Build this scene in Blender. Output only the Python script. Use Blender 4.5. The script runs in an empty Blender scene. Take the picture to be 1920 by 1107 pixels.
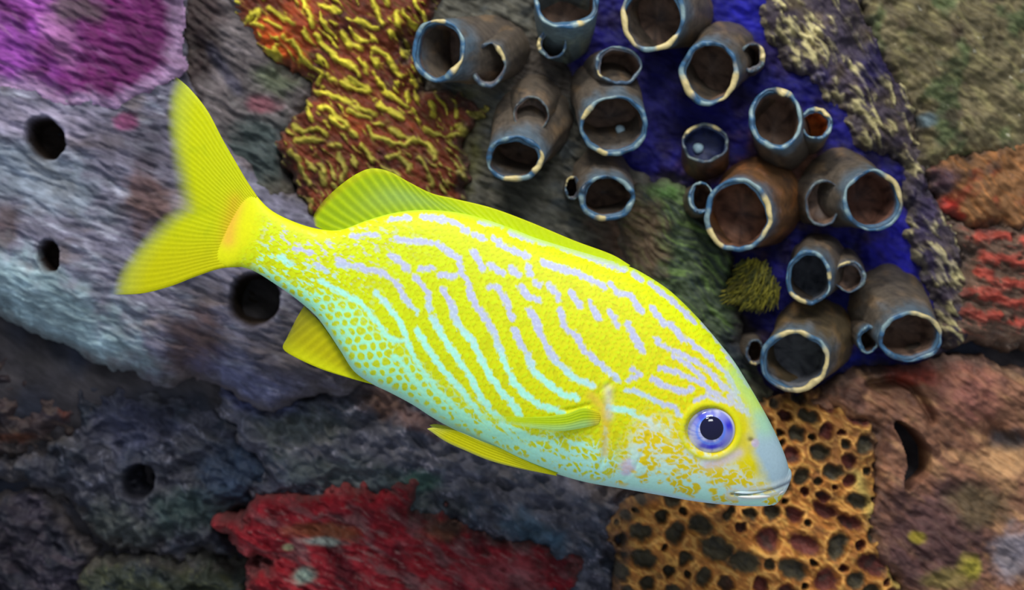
import bpy, math, random
import numpy as np

# ------------------------------------------------------------------ camera, world, lights
S = 0.0002            # metres for one picture unit on the reef plane (y = 0)
DP = 3750.0           # camera distance from the reef plane, in the same units
scene = bpy.context.scene
col = scene.collection
cam_d = bpy.data.cameras.new('camera')
cam_d.sensor_width = 36.0
cam_d.lens = 36.0 * DP / 1920.0
cam_d.clip_start = 0.01
cam_d.clip_end = 20.0
cam_d.dof.use_dof = True
cam_d.dof.focus_distance = (DP - 390) * S
cam_d.dof.aperture_fstop = 8.0
cam = bpy.data.objects.new('camera', cam_d)
cam.location = (0, -DP * S, 0)
cam.rotation_euler = (math.pi / 2, 0, 0)
col.objects.link(cam)
scene.camera = cam

world = bpy.data.worlds.new('tank_water_light')
scene.world = world
world.use_nodes = True
bgn = world.node_tree.nodes['Background']
bgn.inputs['Color'].default_value = (0.76, 0.86, 1.0, 1)
bgn.inputs['Strength'].default_value = 0.50

def area(name, loc, target, size, power, color):
    l = bpy.data.lights.new(name, 'AREA')
    l.shape = 'RECTANGLE'; l.size = size[0]; l.size_y = size[1]
    l.energy = power; l.color = color
    o = bpy.data.objects.new(name, l)
    o.location = loc
    d = np.array(target, float) - np.array(loc, float)
    import mathutils
    o.rotation_euler = mathutils.Vector(d).to_track_quat('-Z', 'Y').to_euler()
    col.objects.link(o)
    return o
# the tank's lamp hangs over the water, in front of the reef
area('tank_lamp', (-0.10, -0.42, 0.60), (0.02, 0.0, 0.0), (0.16, 0.10), 3.4, (1.0, 0.97, 0.88))
area('front_fill_lamp', (0.12, -0.86, 0.60), (0.02, 0.0, -0.05), (0.30, 0.20), 4.2, (0.96, 0.99, 1.0))  # soft frontal fill, added to brighten the fish

scene.view_settings.view_transform = 'Standard'
scene.view_settings.look = 'None'
scene.view_settings.exposure = 0.0
scene.view_settings.gamma = 1.0
scene.view_settings.use_curve_mapping = False

# ------------------------------------------------------------------ numeric helpers
_rs = np.random.RandomState(7)
_perm = np.tile(_rs.permutation(1024), 3)
_ang = _rs.rand(1024) * 2 * np.pi
_gx, _gy = np.cos(_ang), np.sin(_ang)

def perlin(x, y, seed=0):
    x = np.asarray(x, float) + seed * 37.31
    y = np.asarray(y, float) + seed * 19.77
    xi = np.floor(x).astype(np.int64); yi = np.floor(y).astype(np.int64)
    xf = x - xi; yf = y - yi
    u = xf * xf * xf * (xf * (xf * 6 - 15) + 10)
    v = yf * yf * yf * (yf * (yf * 6 - 15) + 10)
    def g(ix, iy, dx, dy):
        k = _perm[(_perm[ix & 1023] + iy) & 1023]
        return _gx[k] * dx + _gy[k] * dy
    a = g(xi, yi, xf, yf); b = g(xi + 1, yi, xf - 1, yf)
    c = g(xi, yi + 1, xf, yf - 1); d = g(xi + 1, yi + 1, xf - 1, yf - 1)
    return ((a + u * (b - a)) * (1 - v) + (c + u * (d - c)) * v) * 1.5

def fb(x, y, octv=4, seed=0):
    t = 0.0; a = 1.0; n = 0.0
    for o in range(octv):
        t = t + a * perlin(x * 2 ** o, y * 2 ** o, seed + o * 3)
        n += a; a *= 0.52
    return t / n * 1.4

def streak(X, Y, deg, L, W, seed=0, octv=3, warp=10.0):
    if warp:
        X = X + warp * fb(X / 90, Y / 90, 2, seed + 50)
        Y = Y + warp * fb(X / 90, Y / 90, 2, seed + 60)
    c, s = math.cos(math.radians(deg)), math.sin(math.radians(deg))
    return fb((X * c + Y * s) / L, (-X * s + Y * c) / W, octv, seed)

def sm(a, b, x):
    t = np.clip((x - a) / (b - a), 0, 1)
    return t * t * (3 - 2 * t)

def lin(*c):
    c = np.array(c, float) / 255.0
    return np.where(c <= 0.04045, c / 12.92, ((c + 0.055) / 1.055) ** 2.4)

def mix(a, b, t):
    t = np.asarray(t)[..., None]
    return a * (1 - t) + b * t

def full(X, c):
    return np.broadcast_to(lin(*c), X.shape + (3,)).copy()

def seg_dist(X, Y, pts, closed=False):
    d = np.full(X.shape, 1e9)
    n = len(pts)
    for i in range(n if closed else n - 1):
        ax, ay = pts[i]; bx, by = pts[(i + 1) % n]
        dx, dy = bx - ax, by - ay
        L = dx * dx + dy * dy + 1e-9
        t = np.clip(((X - ax) * dx + (Y - ay) * dy) / L, 0, 1)
        d = np.minimum(d, (X - ax - t * dx) ** 2 + (Y - ay - t * dy) ** 2)
    return np.sqrt(d)

def poly_sd(X, Y, pts):
    inside = np.zeros(X.shape, bool)
    n = len(pts)
    for i in range(n):
        ax, ay = pts[i]; bx, by = pts[(i + 1) % n]
        c = ((ay > Y) != (by > Y)) & (X < (bx - ax) * (Y - ay) / (by - ay + 1e-12) + ax)
        inside ^= c
    d = seg_dist(X, Y, pts, True)
    return np.where(inside, d, -d)

def blob(X, Y, cx, cy, rx, ry=None, deg=0):
    ry = ry or rx
    c, s = math.cos(math.radians(deg)), math.sin(math.radians(deg))
    dx, dy = X - cx, Y - cy
    return np.sqrt(((dx * c + dy * s) / rx) ** 2 + ((-dx * s + dy * c) / ry) ** 2)

def spline(pts, n):
    """Catmull-Rom through the points, n samples evenly spaced by length"""
    P = np.array(pts, float)
    Q = np.vstack([2 * P[0] - P[1], P, 2 * P[-1] - P[-2]])
    out = []
    for i in range(1, len(Q) - 2):
        t = np.linspace(0, 1, 24, endpoint=False)[:, None]
        p0, p1, p2, p3 = Q[i - 1], Q[i], Q[i + 1], Q[i + 2]
        out.append(0.5 * (2 * p1 + (p2 - p0) * t + (2 * p0 - 5 * p1 + 4 * p2 - p3) * t ** 2 + (3 * p1 - p0 - 3 * p2 + p3) * t ** 3))
    out = np.vstack(out + [P[-1:]])
    L = np.concatenate([[0], np.cumsum(np.linalg.norm(np.diff(out, axis=0), axis=1))])
    s = np.linspace(0, L[-1], n)
    return np.stack([np.interp(s, L, out[:, k]) for k in range(out.shape[1])], 1)

# ------------------------------------------------------------------ mesh helpers
def place(x, y, h, f):
    """picture units on a plane at reef scale f, relief h -> metres"""
    x = np.asarray(x, float); y = np.asarray(y, float); h = np.asarray(h, float)
    return np.stack([(x - 960) * f * S + 0 * h, -h * S + 0 * x, (553.5 - y) * f * S + 0 * h], -1)

def mesh_obj(name, verts, quads, colors, material, parent=None, alpha=None, tris=None, smooth=True):
    verts = np.asarray(verts, np.float64).reshape(-1, 3)
    c = (verts.min(0) + verts.max(0)) / 2
    me = bpy.data.meshes.new(name)
    me.vertices.add(len(verts))
    me.vertices.foreach_set('co', (verts - c).astype(np.float32).ravel())
    quads = np.asarray(quads, np.int32).reshape(-1, 4) if quads is not None and len(quads) else np.zeros((0, 4), np.int32)
    tris = np.asarray(tris, np.int32).reshape(-1, 3) if tris is not None and len(tris) else np.zeros((0, 3), np.int32)
    loops = np.concatenate([quads.ravel(), tris.ravel()])
    starts = np.concatenate([np.arange(len(quads)) * 4, len(quads) * 4 + np.arange(len(tris)) * 3]).astype(np.int32)
    me.loops.add(len(loops))
    me.loops.foreach_set('vertex_index', loops.astype(np.int32))
    me.polygons.add(len(starts))
    me.polygons.foreach_set('loop_start', starts)
    me.polygons.foreach_set('use_smooth', np.full(len(starts), smooth, bool))
    me.update(calc_edges=True)
    me.validate()
    cc = np.ones((len(verts), 4), np.float32)
    cc[:, :3] = np.clip(np.asarray(colors).reshape(-1, 3) if np.ndim(colors) > 1 else np.broadcast_to(colors, (len(verts), 3)), 0, 1)
    if alpha is not None:
        cc[:, 3] = np.asarray(alpha).ravel()
    at = me.color_attributes.new('Col', 'FLOAT_COLOR', 'POINT')
    at.data.foreach_set('color', cc.ravel())
    me.materials.append(material)
    o = bpy.data.objects.new(name, me)
    col.objects.link(o)
    if parent is not None:
        o.parent = parent
        pw = np.array(parent['_w']) if '_w' in parent else np.zeros(3)
        o.location = c - pw
    else:
        o.location = c
    o['_w'] = c.tolist()
    return o

def empty(name, loc):
    o = bpy.data.objects.new(name, None)
    o.empty_display_size = 0.01
    col.objects.link(o)
    o.location = loc
    o['_w'] = [float(v) for v in loc]
    return o

def tag(o, label=None, cat=None, group=None, kind=None):
    if label: o['label'] = label
    if cat: o['category'] = cat
    if group: o['group'] = group
    if kind: o['kind'] = kind
    return o

def grid_quads(nr, nc, close_r=False, close_c=False, off=0):
    r = np.arange(nr if close_r else nr - 1)
    c = np.arange(nc if close_c else nc - 1)
    R, C = np.meshgrid(r, c, indexing='ij')
    a = R * nc + C; b = R * nc + (C + 1) % nc
    d = ((R + 1) % nr) * nc + C; e = ((R + 1) % nr) * nc + (C + 1) % nc
    return np.stack([a, b, e, d], -1).reshape(-1, 4) + off

# ------------------------------------------------------------------ materials
def material(name, rough=0.6, spec=0.35, grain=9.0, amount=0.25, bump=0.3, bump_px=1.2, alpha=False, coat=0.0, trans=0.0, aniso=0):
    m = bpy.data.materials.new(name)
    m.use_nodes = True
    nt = m.node_tree; N = nt.nodes; Lk = nt.links
    p = N['Principled BSDF']
    p.inputs['Roughness'].default_value = rough
    p.inputs['Specular IOR Level'].default_value = spec
    p.inputs['Coat Weight'].default_value = coat
    p.inputs['Coat Roughness'].default_value = 0.12
    at = N.new('ShaderNodeVertexColor'); at.layer_name = 'Col'
    out_col = at.outputs['Color']
    if amount > 0 or bump > 0:
        tc = N.new('ShaderNodeTexCoord')
        nz = N.new('ShaderNodeTexNoise')
        nz.inputs['Scale'].default_value = 1.0 / (grain * S)
        nz.inputs['Detail'].default_value = 3.0
        nz.inputs['Roughness'].default_value = 0.6
        if aniso:
            r1 = N.new('ShaderNodeMapping'); r1.inputs['Rotation'].default_value = (0, -math.radians(aniso), 0)
            r2 = N.new('ShaderNodeMapping'); r2.inputs['Scale'].default_value = (0.28, 1, 1)
            Lk.new(tc.outputs['Object'], r1.inputs['Vector']); Lk.new(r1.outputs['Vector'], r2.inputs['Vector'])
            Lk.new(r2.outputs['Vector'], nz.inputs['Vector'])
        else:
            Lk.new(tc.outputs['Object'], nz.inputs['Vector'])
    if amount > 0:
        mr = N.new('ShaderNodeMapRange')
        mr.inputs['From Min'].default_value = 0.3; mr.inputs['From Max'].default_value = 0.7
        mr.inputs['To Min'].default_value = 1 - amount; mr.inputs['To Max'].default_value = 1 + amount
        Lk.new(nz.outputs['Fac'], mr.inputs['Value'])
        vm = N.new('ShaderNodeVectorMath'); vm.operation = 'SCALE'
        Lk.new(out_col, vm.inputs[0]); Lk.new(mr.outputs['Result'], vm.inputs['Scale'])
        out_col = vm.outputs['Vector']
    Lk.new(out_col, p.inputs['Base Color'])
    if bump > 0:
        bp = N.new('ShaderNodeBump')
        bp.inputs['Strength'].default_value = bump
        bp.inputs['Distance'].default_value = bump_px * S
        Lk.new(nz.outputs['Fac'], bp.inputs['Height'])
        Lk.new(bp.outputs['Normal'], p.inputs['Normal'])
    if trans > 0:
        tl = N.new('ShaderNodeBsdfTranslucent')
        Lk.new(out_col, tl.inputs['Color'])
        ms = N.new('ShaderNodeMixShader'); ms.inputs['Fac'].default_value = trans
        Lk.new(p.outputs['BSDF'], ms.inputs[1]); Lk.new(tl.outputs['BSDF'], ms.inputs[2])
        last = ms.outputs['Shader']
    else:
        last = p.outputs['BSDF']
    if alpha:
        tp = N.new('ShaderNodeBsdfTransparent')
        ma = N.new('ShaderNodeMixShader')
        Lk.new(at.outputs['Alpha'], ma.inputs['Fac'])
        Lk.new(tp.outputs['BSDF'], ma.inputs[1]); Lk.new(last, ma.inputs[2])
        last = ma.outputs['Shader']
    Lk.new(last, N['Material Output'].inputs['Surface'])
    return m

M_rock = material('reef_rock', 0.66, 0.22, 9, 0.26, 0.25, 2.0, aniso=34)
M_sponge = material('sponge_skin', 0.7, 0.2, 8, 0.26, 0.25, 2.0, aniso=26)
M_coral = material('coral_skin', 0.66, 0.22, 8, 0.26, 0.25, 2.0, aniso=42)
M_tube = material('tube_sponge_skin', 0.5, 0.35, 9, 0.26, 0.4, 2.0, aniso=36)
M_rim = material('tube_rim', 0.36, 0.4, 7, 0.22, 0.4, 1.6, aniso=36)
M_fish = material('fish_skin', 0.5, 0.22, 5, 0.05, 0.12, 0.6)
M_fin = material('fin_membrane', 0.5, 0.2, 5, 0.05, 0.0, 0.5, alpha=True, trans=0.3)
M_eye = material('fish_eye', 0.08, 0.4, 5, 0.0, 0.0)
M_alga = material('alga_blade', 0.6, 0.3, 6, 0.15, 0.0)

# ------------------------------------------------------------------ the reef wall and what grows on it
FRAME = (-520, 2440, -460, 1570)
def relief(name, poly, mean_h, hfun, cfun, mat, label, cat, step=3.0, edge=40.0, sink=-60.0, wob=10.0, under=None, holes=(), seed=0, grow=14.0, dim=.84, rough=8.0):
    P = np.array(poly, float)
    if under is not None or cat == 'structure': grow = 0.0
    edge = edge * 1.25 + grow
    P[:, 0] = np.where(P[:, 0] <= -200, FRAME[0], np.where(P[:, 0] >= 2150, FRAME[1], P[:, 0]))
    P[:, 1] = np.where(P[:, 1] <= -200, FRAME[2], np.where(P[:, 1] >= 1330, FRAME[3], P[:, 1]))
    pad = 2 * step + grow + wob
    x0, y0 = P.min(0) - pad; x1, y1 = P.max(0) + pad
    X, Y = np.meshgrid(np.arange(x0, x1 + step, step), np.arange(y0, y1 + step, step))
    sd = poly_sd(X, Y, P) + wob * (fb(X / 70, Y / 70, 3, seed + 11) * 1.2 + fb(X / 22, Y / 22, 3, seed + 12) * .8) + grow + (1.5 * wob * fb(X / 120, Y / 120, 2, seed + 18) if wob > 9 else 0)
    t = np.clip(sd / edge, 0, 1)
    prof = np.sqrt(1 - (1 - t) ** 2)
    H = hfun(X, Y, sd)
    C = cfun(X, Y, sd, H)
    # natural blotching of the living skin
    C = C * (dim * np.exp(.55 * streak(X, Y, 30, 95, 52, seed + 14, 3, 20) + .34 * streak(X, Y, 32, 34, 13, seed + 15, 3, 12)))[..., None]
    H = H + rough * (fb(X / 48, Y / 40, 3, seed + 16) + .32 * fb(X / 17, Y / 14, 2, seed + 17))
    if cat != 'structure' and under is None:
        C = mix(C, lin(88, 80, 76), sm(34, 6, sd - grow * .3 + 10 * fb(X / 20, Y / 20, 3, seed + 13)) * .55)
    lo = under(X, Y) - 8 if under is not None else sink
    h = lo + (H - lo) * prof
    for hole in holes:
        cx, cy, rx, ry, deg, depth, rgb = hole
        r = blob(X, Y, cx, cy, rx, ry, deg) + 0.07 * fb(X / 25, Y / 25, 2, seed + 5)
        h = h - depth * (1 - sm(0.72, 1.06, r)) + 5 * np.exp(-((r - 1.15) / 0.16) ** 2)
        C = mix(C, lin(*rgb), 1 - sm(0.90, 1.04, r))
    keep = sd > -1.6 * step
    nr, nc = X.shape
    Q = grid_quads(nr, nc)
    kq = keep.ravel()[Q].all(1)
    Q = Q[kq]
    used = np.zeros(nr * nc, bool); used[Q.ravel()] = True
    idx = np.cumsum(used) - 1
    f = (DP - mean_h) / DP
    V = place(X, Y, h, f).reshape(-1, 3)[used]
    o = mesh_obj(name, V, idx[Q], C.reshape(-1, 3)[used], mat)
    if cat == 'structure':
        tag(o, kind='structure'); tag(o, label=label)
    else:
        tag(o, label, cat)
    return o

def patch(C, X, Y, cx, cy, rx, ry, rgb, amt=1.0, deg=0, seed=0, soft=0.5):
    r = blob(X, Y, cx, cy, rx, ry, deg) + 0.45 * fb(X / 40, Y / 40, 3, seed + 90)
    return mix(C, lin(*rgb), amt * (1 - sm(1 - soft, 1 + soft, r)))

# bare rock behind everything
def wh(X, Y, sd): return -40 + 14 * fb(X / 120, Y / 120, 4, 1) - 90 * sm(700, 950, Y) * sm(1200, 700, X)
def wc(X, Y, sd, H):
    C = full(X, (62, 57, 60))
    return mix(C, lin(40, 44, 58), sm(-.2, .5, fb(X / 150, Y / 150, 3, 2)))
relief('wall_back', [(-240, -240), (2160, -240), (2160, 1350), (-240, 1350)], -28, wh, wc, M_rock,
       'dark rough rock wall behind the corals', 'structure', step=10, edge=1, wob=0)

# ---- grey sponge on the left
GREY = [(-260, -260), (330, -260), (352, 0), (345, 110), (375, 190), (430, 270), (500, 330), (600, 400), (700, 520), (700, 690), (640, 735),
        (560, 740), (500, 768), (455, 752), (400, 722), (345, 705), (288, 718), (235, 694), (150, 670), (60, 624), (0, 588), (-260, 480)]
def grey_h(X, Y, sd=None):
    return (66 + 26 * fb(X / 260, Y / 260, 2, 3) + 9 * streak(X, Y, 22, 120, 28, 4) + 5.5 * streak(X, Y, 18, 46, 9, 5)
            + 20 * (1 - sm(0, 1, blob(X, Y, 120, 500, 330, 160, 25))))
def grey_c(X, Y, sd, H):
    C = full(X, (122, 118, 138))
    C = mix(C, lin(168, 168, 186), sm(.05, .75, streak(X, Y, 20, 90, 12, 6)))
    C = mix(C, lin(78, 74, 92), sm(.1, .7, streak(X, Y, 18, 70, 9, 7)) * .8)
    C = mix(C, lin(140, 124, 122), sm(.1, .6, fb(X / 110, Y / 60, 3, 8)) * .6)
    C = patch(C, X, Y, 60, 585, 210, 90, (158, 188, 196), .75, 28)
    C = patch(C, X, Y, 60, 330, 130, 60, (140, 156, 170), .6, 20)
    C = patch(C, X, Y, 275, 370, 42, 60, (104, 76, 74), .85)
    C = patch(C, X, Y, 10, 425, 25, 45, (106, 84, 82), .7)
    C = patch(C, X, Y, 360, 650, 55, 70, (94, 70, 68), .8, 20)
    C = patch(C, X, Y, 250, 270, 120, 45, (86, 80, 96), .7, 15)
    C = patch(C, X, Y, 60, 225, 130, 30, (190, 178, 206), .6, 5)
    C = patch(C, X, Y, 480, 720, 110, 45, (92, 98, 140), .6, 20)
    C = patch(C, X, Y, 600, 650, 110, 100, (86, 78, 82), .8)
    C = patch(C, X, Y, 235, 225, 22, 16, (150, 66, 116), .8)
    return C
HOLE = (46, 36, 30)
relief('grey_sponge', GREY, 80, grey_h, grey_c, M_sponge, 'big lavender grey sponge with dark round pores behind the yellow tail fin', 'sponge',
       edge=62, wob=9, seed=20, rough=0, dim=.70, holes=[(79, 257, 36, 42, -25, 95, HOLE), (93, 480, 20, 31, -10, 85, (58, 44, 38)), (476, 561, 48, 52, 20, 110, HOLE)])
# purple crust on its upper part
PURP = [(-260, -260), (335, -260), (338, 20), (330, 90), (340, 120), (318, 140), (280, 175), (235, 192), (212, 205), (165, 196), (130, 210), (95, 200), (60, 170), (0, 168), (-260, 180)]
def purp_h(X, Y, sd): return grey_h(X, Y) + 9 + 4 * streak(X, Y, 35, 70, 14, 31)
def purp_c(X, Y, sd, H):
    C = full(X, (124, 40, 112))
    C = mix(C, lin(172, 84, 190), sm(170, 30, X + 30 * fb(X / 60, Y / 60, 2, 32)) * .85)
    C = mix(C, lin(196, 128, 196), sm(.15, .7, streak(X, Y, 32, 90, 12, 33)) * sm(330, 60, X) * .8)
    C = mix(C, lin(104, 28, 90), sm(.0, .6, fb(X / 70, Y / 70, 3, 34)) * .6)
    C = patch(C, X, Y, 110, 60, 28, 70, (206, 140, 196), .6, -20)
    C = patch(C, X, Y, 140, 15, 45, 26, (106, 92, 96), .8)
    C = mix(C, lin(206, 168, 212), sm(44, 8, sd + 8 * fb(X / 25, Y / 25, 2, 35)) * .9)
    return C
relief('purple_sponge', PURP, 95, purp_h, purp_c, M_sponge, 'magenta purple crust with pale pink margin in the top left corner', 'sponge', edge=34, wob=8, under=grey_h, seed=30, rough=0, dim=.52)

# ---- dark streaked rock between the tail and the ridged coral
SR = [(335, -260), (470, -260), (485, 40), (525, 130), (585, 150), (550, 240), (530, 300), (570, 400), (660, 450), (660, 600), (560, 480), (470, 420), (390, 270), (332, 130)]
def sr_h(X, Y, sd): return 26 + 16 * fb(X / 120, Y / 120, 3, 41) + 8 * streak(X, Y, 30, 70, 12, 42)
def sr_c(X, Y, sd, H):
    C = full(X, (92, 84, 86))
    C = mix(C, lin(128, 118, 122), sm(.15, .7, streak(X, Y, 32, 80, 8, 43)))
    C = patch(C, X, Y, 375, 50, 40, 120, (56, 44, 44), .95, 10)
    C = patch(C, X, Y, 480, 300, 60, 90, (62, 74, 74), .9)
    C = patch(C, X, Y, 490, 195, 30, 18, (130, 76, 88), .8)
    C = patch(C, X, Y, 520, 150, 45, 30, (84, 92, 70), .8)
    C = patch(C, X, Y, 520, 380, 60, 40, (84, 78, 66), .8)
    C = patch(C, X, Y, 420, 130, 12, 60, (50, 50, 70), .7, -35)
    return C
relief('streaked_rock', SR, 30, sr_h, sr_c, M_rock, 'dark grey streaked rock between the yellow tail and the ridged coral', 'rock', edge=36, seed=40)

# ---- grey brown rock under the left tubes
GR = [(770, -260), (785, 30), (770, 90), (800, 160), (880, 190), (860, 300), (840, 440), (1100, 520), (1260, 580), (1300, 420), (1200, 320), (1100, 180), (1020, 60), (1020, -260)]
def gr_h(X, Y, sd): return 12 + 12 * fb(X / 110, Y / 110, 3, 51) + 7 * streak(X, Y, 24, 90, 13, 52)
def gr_c(X, Y, sd, H):
    C = full(X, (80, 78, 70))
    C = mix(C, lin(104, 100, 88), sm(.1, .7, streak(X, Y, 24, 90, 9, 53)))
    C = mix(C, lin(56, 62, 66), sm(.1, .6, fb(X / 90, Y / 50, 3, 54)) * .8)
    C = patch(C, X, Y, 1190, 430, 70, 70, (112, 82, 64), .8)
    C = patch(C, X, Y, 860, 270, 40, 80, (112, 108, 58), .7)
    C = patch(C, X, Y, 1010, 130, 80, 60, (66, 56, 50), .8)
    return C
relief('grey_rock', GR, 14, gr_h, gr_c, M_rock, 'dark greenish grey rock below the left tube sponges, above the fish back', 'rock', edge=40, seed=50)

# ---- coral with yellow meandering ridges
RC = [(415, -260), (425, 0), (465, 60), (490, 125), (572, 150), (545, 215), (515, 275), (540, 340), (560, 410), (640, 470), (800, 470), (885, 420), (885, 330), (868, 262),
      (908, 205), (880, 172), (792, 152), (766, 92), (792, 20), (840, -40), (840, -260)]
def zz(x0, y0, sc, lines): return [[(x0 + a / sc, y0 + b / sc) for a, b in l] for l in lines]
RIDGES = zz(400, 0, 2.914, [
 [(490, -200), (470, -60), (490, 0), (520, 80), (545, 170), (600, 250), (680, 320), (770, 370), (800, 400)], [(160, 100), (200, 70), (250, 60), (200, 120), (260, 140)],
 [(290, 20), (350, 70), (430, 120)], [(390, 200), (450, 250), (470, 310), (560, 370), (590, 400), (560, 440)], [(590, 20), (680, 60), (760, 100), (860, 150), (900, 160)],
 [(700, 170), (740, 230), (790, 270)], [(840, -80), (870, 0), (900, 80), (930, 140)], [(940, -60), (950, 30)], [(880, 250), (940, 300), (980, 360), (1030, 410)],
 [(1040, 50), (1080, 120), (1100, 150)], [(1000, 60), (1010, 140)], [(620, 400), (700, 450), (780, 490), (850, 500)], [(750, 430), (820, 470), (850, 500)],
 [(560, 500), (650, 520), (740, 550), (800, 590), (880, 620)], [(870, 290), (880, 370), (900, 440), (930, 500), (1000, 540), (1060, 570)],
 [(1060, 480), (1060, 560)], [(1150, 480), (1190, 570), (1200, 620)], [(580, 570), (660, 620), (730, 690), (780, 740)],
 [(740, 600), (850, 650), (950, 680), (1010, 730)], [(430, 680), (480, 720), (560, 700), (620, 730)], [(450, 760), (540, 750), (600, 780), (690, 800)],
 [(560, 840), (590, 920), (600, 1000)], [(840, 690), (870, 740), (950, 770), (1050, 790), (1090, 760)], [(800, 790), (850, 830), (860, 870)],
 [(1010, 740), (1100, 770), (1180, 790), (1210, 860)], [(1150, 700), (1250, 740), (1330, 720), (1400, 740)], [(1340, 670), (1390, 740)],
 [(1120, 860), (1170, 930), (1190, 1000)], [(950, 860), (1010, 850), (1070, 900), (1060, 970)], [(420, 820), (470, 900), (520, 1000)], [(690, 850), (720, 920), (700, 1000)],
 [(640, 640), (700, 700)], [(900, 560), (980, 620), (1040, 640)], [(1240, 640), (1300, 690)], [(1150, 330), (1130, 420)], [(330, 380), (420, 410), (500, 440)]])
_rc = {}
def rc_ridge(X, Y):
    k = X.shape
    if k not in _rc:
        Xw = X + 6 * fb(X / 30, Y / 30, 3, 61); Yw = Y + 6 * fb(X / 30, Y / 30, 3, 62)
        d = np.full(X.shape, 1e9)
        for l in RIDGES: d = np.minimum(d, seg_dist(Xw, Yw, l))
        a = np.exp(-(d / (5.5 + 2.5 * fb(X / 26, Y / 26, 2, 59))) ** 2) * sm(-.75, -.2, fb(X / 34, Y / 34, 2, 58))
        n = streak(X, Y, 50, 44, 14, 63, 2, 18)
        b = sm(.10, .42, n) * sm(6, 17, d)
        _rc[k] = np.maximum(a, b * .85)
    return _rc[k]
def rc_h(X, Y, sd): return 46 + 16 * fb(X / 140, Y / 140, 2, 64) + 10 * rc_ridge(X, Y) + 5 * streak(X, Y, 40, 34, 9, 65)
def rc_c(X, Y, sd, H):
    r = rc_ridge(X, Y)
    V = full(X, (112, 50, 30))
    V = mix(V, lin(76, 34, 28), sm(.0, .6, fb(X / 50, Y / 50, 3, 67)))
    V = patch(V, X, Y, 515, 85, 62, 50, (206, 88, 30), .95, 20)
    V = patch(V, X, Y, 560, 30, 40, 50, (150, 62, 30), .8)
    V = patch(V, X, Y, 660, 230, 30, 20, (170, 74, 34), .6)
    R = mix(full(X, (214, 200, 60)), lin(164, 152, 66), sm(150, 330, Y + 40 * fb(X / 70, Y / 70, 2, 68)))
    C = mix(V, R, sm(.12, .85, r + .40 * streak(X, Y, 44, 30, 6, 69)))
    return mix(C, lin(120, 104, 50), sm(.2, .7, streak(X, Y, 42, 50, 7, 70)) * .45)
relief('ridged_coral', RC, 60, rc_h, rc_c, M_coral, 'rusty brown coral with winding yellow ridges above the dorsal fin', 'coral', step=2.5, edge=30, wob=16, seed=60, rough=6, dim=.78)

# ---- blue crust that the tubes stand in
BL = [(975, -260), (985, 0), (1020, 70), (1100, 180), (1130, 330), (1200, 350), (1290, 350), (1310, 500), (1400, 600), (1430, 740), (1530, 745), (1620, 700), (1730, 700),
      (1800, 640), (1750, 520), (1735, 420), (1700, 300), (1580, 170), (1470, 60), (1450, -260)]
def bl_h(X, Y, sd): return 2 + 10 * fb(X / 90, Y / 90, 3, 71) + 3 * streak(X, Y, 35, 40, 12, 72)
def bl_c(X, Y, sd, H):
    C = full(X, (34, 30, 128))
    C = mix(C, lin(40, 28, 70), sm(-.2, .4, fb(X / 70, Y / 70, 3, 73)) * .8)
    C = mix(C, lin(86, 66, 60), sm(.2, .6, fb(X / 70, Y / 70, 3, 74)) * sm(300, 380, Y) * .7)
    C = patch(C, X, Y, 1410, 25, 60, 45, (36, 34, 176), .9)
    C = patch(C, X, Y, 1680, 470, 50, 60, (34, 30, 170), .9)
    C = patch(C, X, Y, 1600, 580, 60, 30, (30, 40, 150), .8)
    C = patch(C, X, Y, 1590, 690, 60, 30, (36, 50, 170), .8)
    C = patch(C, X, Y, 1480, 320, 90, 50, (122, 78, 46), .9, 20)
    C = patch(C, X, Y, 1320, 310, 40, 30, (110, 76, 56), .7)
    C = patch(C, X, Y, 1230, 170, 40, 90, (50, 46, 132), .8)
    return C
relief('blue_sponge_crust', BL, 4, bl_h, bl_c, M_sponge, 'deep ultramarine blue crust between the tube sponges', 'sponge', edge=36, seed=70, dim=.52, rough=8)

# ---- green mossy rock
MS = [(1175, 360), (1240, 334), (1305, 352), (1345, 440), (1385, 490), (1375, 560), (1400, 640), (1460, 740), (1440, 800), (1360, 740), (1240, 600), (1170, 500), (1160, 410)]
def ms_h(X, Y, sd): return 32 + 12 * fb(X / 80, Y / 80, 3, 81) + 9 * streak(X, Y, 38, 50, 10, 82, 3, 20)
def ms_c(X, Y, sd, H):
    s = streak(X, Y, 38, 60, 8, 83, 3, 20)
    C = full(X, (66, 78, 56))
    C = mix(C, lin(104, 128, 70), sm(.1, .6, s) * .9)
    C = mix(C, lin(38, 48, 52), sm(.0, .6, -s) * .8)
    C = patch(C, X, Y, 1255, 352, 40, 18, (104, 146, 76), .8)
    C = patch(C, X, Y, 1200, 450, 50, 80, (110, 84, 64), .7)
    C = patch(C, X, Y, 1400, 660, 50, 60, (40, 44, 56), .8)
    C = patch(C, X, Y, 1430, 740, 40, 30, (84, 78, 60), .8)
    return C
relief('mossy_rock', MS, 38, ms_h, ms_c, M_rock, 'green mossy rock between the fish head and the right tubes', 'rock', edge=30, seed=80)

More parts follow.
